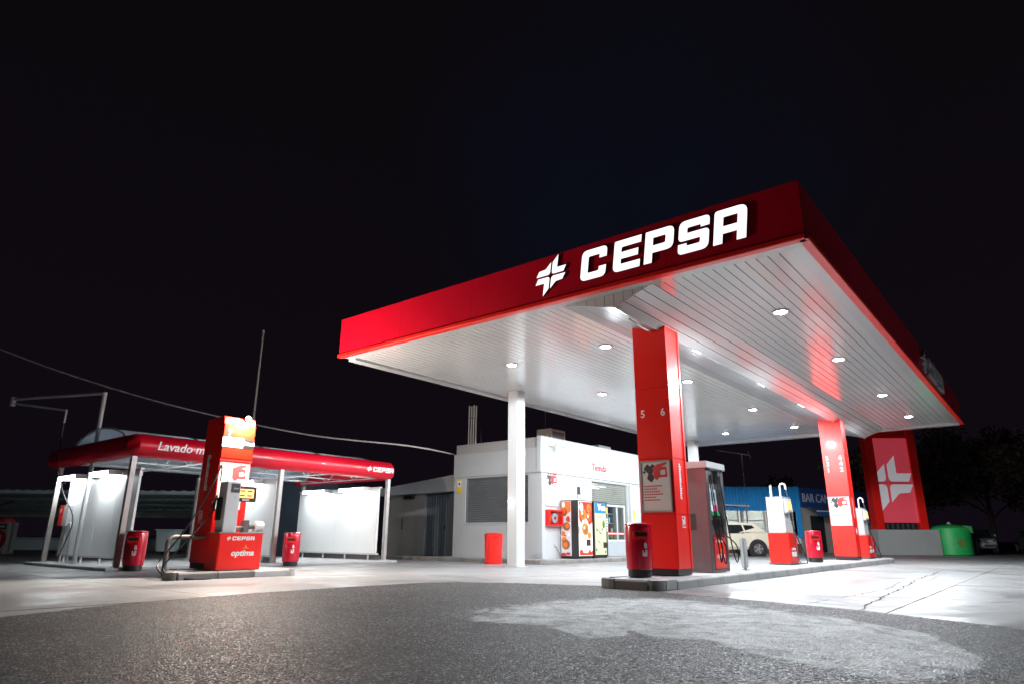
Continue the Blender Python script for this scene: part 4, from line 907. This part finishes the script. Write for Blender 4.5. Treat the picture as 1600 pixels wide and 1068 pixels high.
B(-.97,.97,.136,.139,3.945,3.975).build('panel_seam', STEELD, tt); B(-.9,.9,.2,.5,1.40,1.72).build('vent_panel', BLACKP, tt)
for k in range(6): B(-.8+k*.28,-.7+k*.28,.17,.198,1.42,1.70).build('louvre', STEELD, tt)
t = thing('recycling_container', 'green domed bottle bank with a round yellow opening on its face', 'recycling bin', 24.75, 38.6, 0, 0, world=True)
MB().lathe([(.92,0),(.98,.04),(.99,.6),(.99,1.3),(.95,1.46),(.82,1.55),(.45,1.63),(.1,1.67)],24).build('body', GREEN, t, smooth=True)
MB().tube([(-.1,-.99,.66),(-.1,-.90,.66)],.21,16).build('sticker', mat('olive_sticker',(.22,.28,.06),.5), t); MB().lathe([(.12,1.68),(.06,1.78),(.02,1.80)],10).build('lifting_eye', GALV, t)
MB().prism([(.25,1.60),(.62,1.55),(.66,1.2)],'y',-.95,-.75).build('hatch', mat('green_hatch',(.10,.45,.16),.4), t)
t = thing('recycling_container', 'dark rounded container in the shade behind the green one', 'recycling bin', 26.4, 40.2, 0, 0, world=True)
MB().lathe([(.7,0),(.75,.05),(.75,1.2),(.6,1.5),(.2,1.6)],12).build('body', STEELD, t, smooth=True)

# ------------------------------------------------------------------ cars
def car(name, label, x, y, rz, paint, scale=1.0):
    t = thing(name, label, 'car', x, y, 0, rz, 'parked cars', world=True)
    k = scale
    prof = [(-2.18,.42),(-2.22,.62),(-2.14,.92),(-1.15,1.02),(1.95,1.08),(2.16,.98),(2.2,.55),(2.1,.34),(-2.0,.30)]
    MB().prism([(a*k,b*k) for a,b in prof],'y',-.88*k,.88*k).build('body', paint, t, .09, True)
    gh = [(-1.2,1.0),(-.42,1.50),(.2,1.58),(1.35,1.56),(1.95,1.1)]
    vs = [(a*k,(-.80 if b<1.2 else -.66)*k,b*k) for a,b in gh]+[(a*k,(.80 if b<1.2 else .66)*k,b*k) for a,b in gh]; n = len(gh)
    MB().add(vs,[tuple(range(n))[::-1],tuple(range(n,2*n))]+[(i,(i+1)%n,n+(i+1)%n,n+i) for i in range(n)]).build('cabin', paint, t, .05, True)
    for s in (-1,1):
        def wq(pts): 
            return MB().prism(pts,'x',0,1)
        for pts in ([(-.98,1.06),(-.40,1.43),(-.05,1.45),(-.05,1.06)],[(.02,1.06),(.02,1.46),(.72,1.46),(.80,1.08)],[(.88,1.10),(.80,1.45),(1.22,1.44),(1.55,1.16)]):
            def yy(z): return s*(.80-(z-1.0)/.55*.14+.012)
            v0 = [(a*k,yy(b)*k,b*k) for a,b in pts]; v1 = [(a*k,(yy(b)-s*.03)*k,b*k) for a,b in pts]; m_ = len(pts)
            MB().add(v0+v1,[tuple(range(m_)),tuple(range(m_,2*m_))[::-1]]+[(i,(i+1)%m_,m_+(i+1)%m_,m_+i) for i in range(m_)]).build('side_window', GLASSD, t)
        for wx in (-1.38,1.38):
            MB().tube([(wx*k,s*.62*k,.35*k),(wx*k,s*.90*k,.35*k)],.45*k,20).build('wheel_arch', BLACKP, t)
            w = MB().tube([(wx*k,s*.66*k,.35*k),(wx*k,s*.915*k,.35*k)],.355*k,22).build('wheel', BLACK, t, .02, True)
            MB().tube([(wx*k,s*.90*k,.35*k),(wx*k,s*.922*k,.35*k)],.24*k,18).build('rim', STEELD, w)
            q = MB()
            for j in range(5):
                a = j*math.tau/5; q.tube([(wx*k,s*.925*k,.35*k),((wx+.22*math.cos(a))*k,s*.925*k,(.35+.22*math.sin(a))*k)],.028*k,5)
            q.build('spokes', STEEL, w)
        MB().box(-2.205*k,-2.10*k,s*.55*k-.16*k,s*.55*k+.16*k,.70*k,.84*k).build('headlight', LGREY, t, .03)
        MB().box(2.12*k,2.20*k,s*.62*k-.14*k,s*.62*k+.14*k,.78*k,.98*k).build('tail_light', mat('tail_red',(.35,.01,.01),.2), t, .02)
        MB().box(-.75*k,-.6*k,s*.90*k-.05,s*.90*k+.05,1.06*k,1.18*k).build('mirror', paint, t, .02)
    v = [(-1.14*k,-.70*k,1.06*k),(-1.14*k,.70*k,1.06*k),(-.50*k,.60*k,1.46*k),(-.50*k,-.60*k,1.46*k)]
    MB().add(v+[(a-.02,b,c+.02) for a,b,c in v],[(0,1,2,3),(4,5,6,7),(0,1,5,4),(1,2,6,5),(2,3,7,6),(3,0,4,7)]).build('windscreen', GLASSD, t)
    MB().box(-2.225*k,-2.19*k,-.24*k,.24*k,.48*k,.58*k).build('number_plate', PRINTW, t)
    MB().box(-2.22*k,-2.18*k,-.5*k,.5*k,.64*k,.74*k).build('grille', BLACKP, t)
    return t
car('parked_car', 'cream coloured SUV parked behind the pump island in front of the bar', 10.45, 33.9, .05, CREAM, 1.0)
car('parked_car', 'silver car parked in the dark beside the green container', 29.2, 43.0, 1.0, SILVER, 1.0)
car('parked_car', 'dark grey car in the shadows at the right edge under the trees', 33.5, 43.5, 1.2, STEELD, 1.0)

# ------------------------------------------------------------------ bar behind the pumps
bA = Vector((17.35,41.0)); 
br = thing('bar_building', 'low bar with blue corrugated fascia, lit windows and blue awning', 'bar', bA.x, bA.y, 0, 0, world=True)
BW = 8.6
B(-BW,.0,.10,.35,0,.55).build('front_wall', mat('brown_tile',(.16,.09,.06),.6,var=.2,scale=6), br); B(-BW,.0,.09,.35,.552,1.02).build('sill_panel', PANELW, br); MB().box(-BW,.0,.10,.35,2.68,2.74).build('lintel', PLASTER2, br)
q = MB(); n = 44
for k in range(n):
    a = -BW+k*BW/n; w_ = BW/n; q.prism([(a,.05),(a+w_*.15,.0),(a+w_*.5,.0),(a+w_*.65,.05),(a+w_,.05),(a+w_,.09),(a,.09)],'z',2.45,3.86)
q.build('fascia', BLUE, br); MB().box(-.16,.12,-.06,.09,.9,3.90).build('corner_post', BLUE, br, .01)
B(-BW,.0,.08,6.9,3.4,3.5).build('roof', STEELD, br)
B(-BW,.0,6.6,6.9,0,3.4).build('back_wall', BEIGE, br); B(-BW,-BW+.2,.36,6.6,0,3.4).build('side_wall', BEIGE, br)
wpos = [(-8.4,-7.2),(-7.0,-6.2),(-6.0,-5.0),(-4.8,-3.6),(-3.4,-2.0),(-1.8,-.3)]
for i,(a,b) in enumerate(wpos):
    f = MB().box(a,a+.09,.12,.22,1.022,2.678).box(b-.09,b,.12,.22,1.022,2.678).box(a+.09,b-.09,.12,.22,1.022,1.10).box(a+.09,b-.09,.12,.22,2.58,2.678).box(a+.09,b-.09,.13,.21,1.85,1.91).build('window', PLASTER, br)
    B(a+.092,b-.092,.165,.172,1.102,1.848).build('pane', GLASS, f); B(a+.092,b-.092,.165,.172,1.912,2.578).build('pane', GLASS, f)
    if i in (2,5): B(a+.1 if i==2 else b-.62,a+.5 if i==2 else b-.1,.26,.30,1.11,2.57).build('curtain', mat('ochre_curtain',(.55,.42,.12),.7), f)
for a in (-BW,-7.1,-6.1,-4.9,-3.5,-1.9): B(a,a+.1,.10,.35,1.022,2.678).build('pier', PLASTER2, br)
B(-BW+.3,-.3,2.4,2.5,1.0,3.3).build('inner_wall', PLASTER, br); B(-BW+.3,-.3,.4,6.5,.0,.05).build('floor', BEIGE, br)
for a in (-7,-4,-1.6): B(a-.5,a+.5,1.0,1.3,2.86,2.92).build('ceiling_lamp', em('bar_lamp',(1.0,.95,.82),26.0), br)
# right hand face runs away at an angle: fascia with lettering, awning, dark doors
rf = Vector((.85,.527)); nr = Vector((.527,-.85))
def on(d, o, z): p = rf*d+nr*o; return (p.x,p.y,z)
def slab(d0,d1,o0,o1,z0,z1): return MB().add([on(d0,o0,z0),on(d1,o0,z0),on(d1,o1,z0),on(d0,o1,z0),on(d0,o0,z1),on(d1,o0,z1),on(d1,o1,z1),on(d0,o1,z1)],[(0,1,2,3),(4,5,6,7),(0,1,5,4),(1,2,6,5),(2,3,7,6),(3,0,4,7)])
fz = slab(.16,8.2,-.1,.12,2.70,3.84).build('sign_band', BLUED, br)
tx = text('BAR CAMPSA',.74,mat('bar_letter',(.62,.66,.78),.5),fz,on(.3,.125,3.0),'-y',.015,sx=.86)
tx.rotation_euler = (math.pi/2,0,math.atan2(rf.y,rf.x))
slab(.2,8.2,-.35,-.1,0,2.70).build('return_wall', BEIGE, br)
for d in (1.2,3.4,5.4): slab(d,d+1.3,-.099,-.06,.05,2.2).build('door', mat('dark_door',(.03,.035,.04),.4), br)
aw = MB().add([on(.1,.13,2.95),on(8.2,.13,2.95),on(8.2,1.2,2.42),on(.1,1.2,2.42),on(.1,.13,2.92),on(8.2,.13,2.92),on(8.2,1.2,2.39),on(.1,1.2,2.39)],[(0,1,2,3),(4,5,6,7),(0,1,5,4),(1,2,6,5),(2,3,7,6),(3,0,4,7)]).build('awning', BLUED, br)
MB().tube([on(.05,1.22,2.42),on(8.2,1.22,2.42)],.035,6).build('awning_rail', PRINTW, aw)
q = MB()
for k in range(27): q.add([on(.1+k*.3,1.2,2.39),on(.38+k*.3,1.2,2.39),on(.38+k*.3,1.21,2.15),on(.24+k*.3,1.21,2.10),on(.1+k*.3,1.21,2.15)],[(0,1,2,3,4)])
q.build('valance', BLUED, aw)
t = thing('terrace_frame', 'thin white steel pergola frame in front of the bar windows', 'pergola', bA.x-5.2, bA.y-2.2, 0, 0, world=True)
q = MB().tube([(-3,0,2.75),(1.5,0,2.62)],.04,6).tube([(-3,1.9,2.85),(1.5,1.9,2.72)],.04,6)
for k in range(4): q.tube([(-2.8+k*1.35,0,2.72),(-2.8+k*1.35,1.9,2.82)],.025,6)
q.build('rails', LGREY, t)
for k in range(3): MB().tube([(-2.9+k*2.1,0,0),(-2.9+k*2.1,0,2.7)],.04,6).build('post', STEELD, t)
t = thing('rooftop_antenna', 'rooftop television aerial above the bar', 'antenna', bA.x-2.6, bA.y+1.5, 3.5, 0, world=True)
MB().tube([(0,0,0),(0,0,2.5)],.03,6).build('mast', GALV, t); MB().tube([(-1.6,0,2.75),(.5,0,2.45)],.03,6).build('boom', GALV, t)
q = MB()
for k in range(7): x = -1.5+k*.3; q.tube([(x,-.25,2.73-k*.043),(x,.25,2.73-k*.043)],.012,4)
q.build('elements', GALV, t); MB().tube([(.5,-.2,2.2),(.5,.2,2.7)],.03,5).build('reflector', GALV, t)

# ------------------------------------------------------------------ behind the car wash
cp = thing('carport', 'long open carport with teal corrugated roof behind the car wash', 'carport', -18.5, 31.0, 0, .0, world=True)
q = MB(); n = 46
for k in range(n):
    x = -12+k*22/n; w_ = 22/n; q.prism([(x,0),(x+w_*.2,.05),(x+w_*.5,.05),(x+w_*.7,0),(x+w_,0),(x+w_,.02),(x+w_*.72,.02),(x+w_*.5,.07),(x+w_*.2,.07),(x,.02)],'y',0,5.2)
o = q.build('roof_sheet', TEAL, cp); o.rotation_euler = (-.115,0,0); o.location = (0,0,2.70)
for k in range(4): MB().tube([(-12,.3+k*1.6,2.62-k*.184),(10,.3+k*1.6,2.62-k*.184)],.06,6).build('purlin', TEAL, cp)
MB().box(-12,10,5.15,5.3,1.70,2.0).build('eaves_beam', LGREY, cp); MB().box(-12,10,-.06,-.01,2.60,2.74).build('front_beam', TEAL, cp)
for k in range(5): p_ = MB().tube([(-11+k*5,.3,0),(-11+k*5,.3,2.6)],.06,8).build('post', GALV, cp); MB().tube([(-11+k*5,.3,1.8),(-11+k*5,2.4,2.35)],.04,6).build('brace', STEELD, cp)
bw = thing('boundary_wall', 'low pale boundary wall at the back of the carport', 'wall', -18.5, 37.5, 0, 0, world=True); B(-16,14,-.1,.1,0,.55).build('wall', TEAL, bw); B(-16,14,-.16,.16,.552,.66).build('coping', LGREY, bw)
t = thing('rubbish_container', 'pale teal wheeled rubbish container under the carport', 'wheelie bin', -15.0, 30.2, 0, 0, world=True)
MB().prism([(-.34,.12),(.34,.12),(.42,.98),(-.42,.98)],'y',-.35,.35).build('body', TEAL, t, .03); B(-.46,.46,-.40,.40,.99,1.05).build('lid', TEAL, t, .02)
for s in (-.3,.3): MB().tube([(s-.04,.25,.1),(s+.04,.25,.1)],.1,10).build('wheel', BLACK, t)
vm = thing('vacuum_machine', 'grey and red coin vacuum machine at the far left edge', 'vacuum machine', -21.6, 29.3, 0, 0, world=True)
MB().box(-.36,.36,-.3,.3,0,1.28).build('body', LGREY, vm, .03); MB().lathe([(.34,1.28),(.30,1.42),(.12,1.47)],16,(0,0,0)).build('dome', PRINTR, vm, smooth=True)
B(-.26,.26,-.304,-.301,1.0,1.22).build('sign_plate', PRINTK, vm); MB().box(-.2,.2,-.3065,-.3045,1.06,1.16).build('print', PRINTW, vm)
shape('red_disc',[disc(0,.58,.36,20,1.1)],PRINTR,vm,(0,-.303,0),'-y',.002); shape('print',[rect(-.14,.14,.5,.78),rect(-.2,-.05,.28,.4)],PRINTW,vm,(0,-.306,0),'-y',.001)
MB().tube([(-.42,-.1,.2),(-.50,-.1,.9),(-.42,-.1,1.2)],.035,8).tube([(.42,-.1,.1),(.44,-.1,1.25)],.03,8).build('hose', LGREY, vm)
st = thing('back_shed', 'dark blue grey shed wall seen through the car wash bay', 'shed', -9.9, 29.5, 0, -.1, world=True)
B(-2.5,2.4,0,3,0,3.0).build('wall', mat('shed_blue',(.055,.085,.11),.6,var=.15), st); B(-2.6,2.5,-.15,3.1,3.002,3.1).build('roof', STEELD, st)
t = thing('antenna_mast', 'thin mast rising behind the car wash roof', 'mast', -9.95, 25.3, 0, 0, world=True)  # antenna mast, carries no lamp
MB().tube([(0,0,0),(-.02,0,5.0),(-.03,0,8.6)],[.06,.045,.03],8).build('mast', GALV, t); MB().lathe([(.05,0),(.05,.08),(.02,.1)],8,(-.03,0,8.6)).build('cap', GALV, t)
cb = []
P_ = [(-20.15,25,7.76),(-16.12,25,6.42),(-12.25,25,5.39),(-7.75,25,4.49),(-3.95,25.2,4.12),(-2.32,27.0,4.02)]
P_ = [(-26.5,25,10.2)]+P_
for (a,b,c_,d_) in zip([P_[0]]+P_[:-2],P_[:-1],P_[1:],P_[2:]+[P_[-1]]):
    a,b,c_,d_ = map(Vector,(a,b,c_,d_))
    for k in range(8):
        t_ = k/8; cb.append(.5*((2*b)+(c_-a)*t_+(2*a-5*b+4*c_-d_)*t_*t_+(3*b-a-3*c_+d_)*t_**3))
cb.append(Vector(P_[-1]))
o = MB().tube(cb,.03,6).build('overhead_cable', mat('cable_grey',(.75,.70,.70),.5), smooth=True); tag(o,'twisted overhead cable sagging from the upper left sky to the shop roof','cable')

# ------------------------------------------------------------------ trees in the dark
def tree(label, x, y, h, r, seed):
    rr = random.Random(seed); t = thing('tree', label, 'tree', x, y, 0, 0, 'dark trees beyond the forecourt', world=True)
    tr = MB(); tr.tube([(0,0,0),(.1,.05,h*.25),(.05,.0,h*.5),(.2,.1,h*.8)],[.22,.17,.12,.04],8)
    ends = []
    for k in range(9):
        a = rr.uniform(0,math.tau); z0 = h*rr.uniform(.25,.6); e = Vector((math.cos(a)*r*rr.uniform(.5,.85), math.sin(a)*r*rr.uniform(.5,.85), z0+h*rr.uniform(.1,.3)))
        tr.tube([(.07,.02,z0),(e.x*.5,e.y*.5,(z0+e.z)/2+.15),e],[.08,.05,.02],6); ends.append(e)
    tr.build('trunk', BARK, t)
    cl = ends+[Vector((rr.gauss(0,r*.35),rr.gauss(0,r*.35),h*rr.uniform(.45,.95))) for _ in range(14)]
    vs = []; fs = []
    for c_ in cl:
        cr = r*rr.uniform(.22,.42)
        for _ in range(420):
            d = Vector((rr.gauss(0,1),rr.gauss(0,1),rr.gauss(0,.8))).normalized()*cr*rr.uniform(.35,1.05); p = c_+d
            u_ = Vector((rr.gauss(0,1),rr.gauss(0,1),rr.gauss(0,1))).normalized(); w_ = u_.cross(Vector((rr.gauss(0,1),rr.gauss(0,1),rr.gauss(0,1)))).normalized(); s = rr.uniform(.09,.17)
            o = len(vs); vs += [p-u_*s*1.5, p+w_*s*.6, p+u_*s*1.5, p-w_*s*.6]; fs.append((o,o+1,o+2,o+3))
    o = MB().add(vs,fs); me = bpy.data.meshes.new('crown'); me.from_pydata(o.v,[],o.f); me.update(); me.materials.append(LEAF); link('crown', me, t)
for a in (('broad dark tree just right of the totem',28.0,50,7.2,3.6,1),('tallest dark tree at the right behind the cars',34.5,49,8.6,4.2,2),('dark tree at the right edge of the forecourt',42,50,8.2,4.2,3),('low dark bush like tree between the bar and the totem',23,58,5.0,3.4,4)):
    tree(*a)

for o in bpy.data.objects:                        # flat print too fine to pick apart
    if o.name.startswith('print_patch'): o['kind'] = 'stuff'
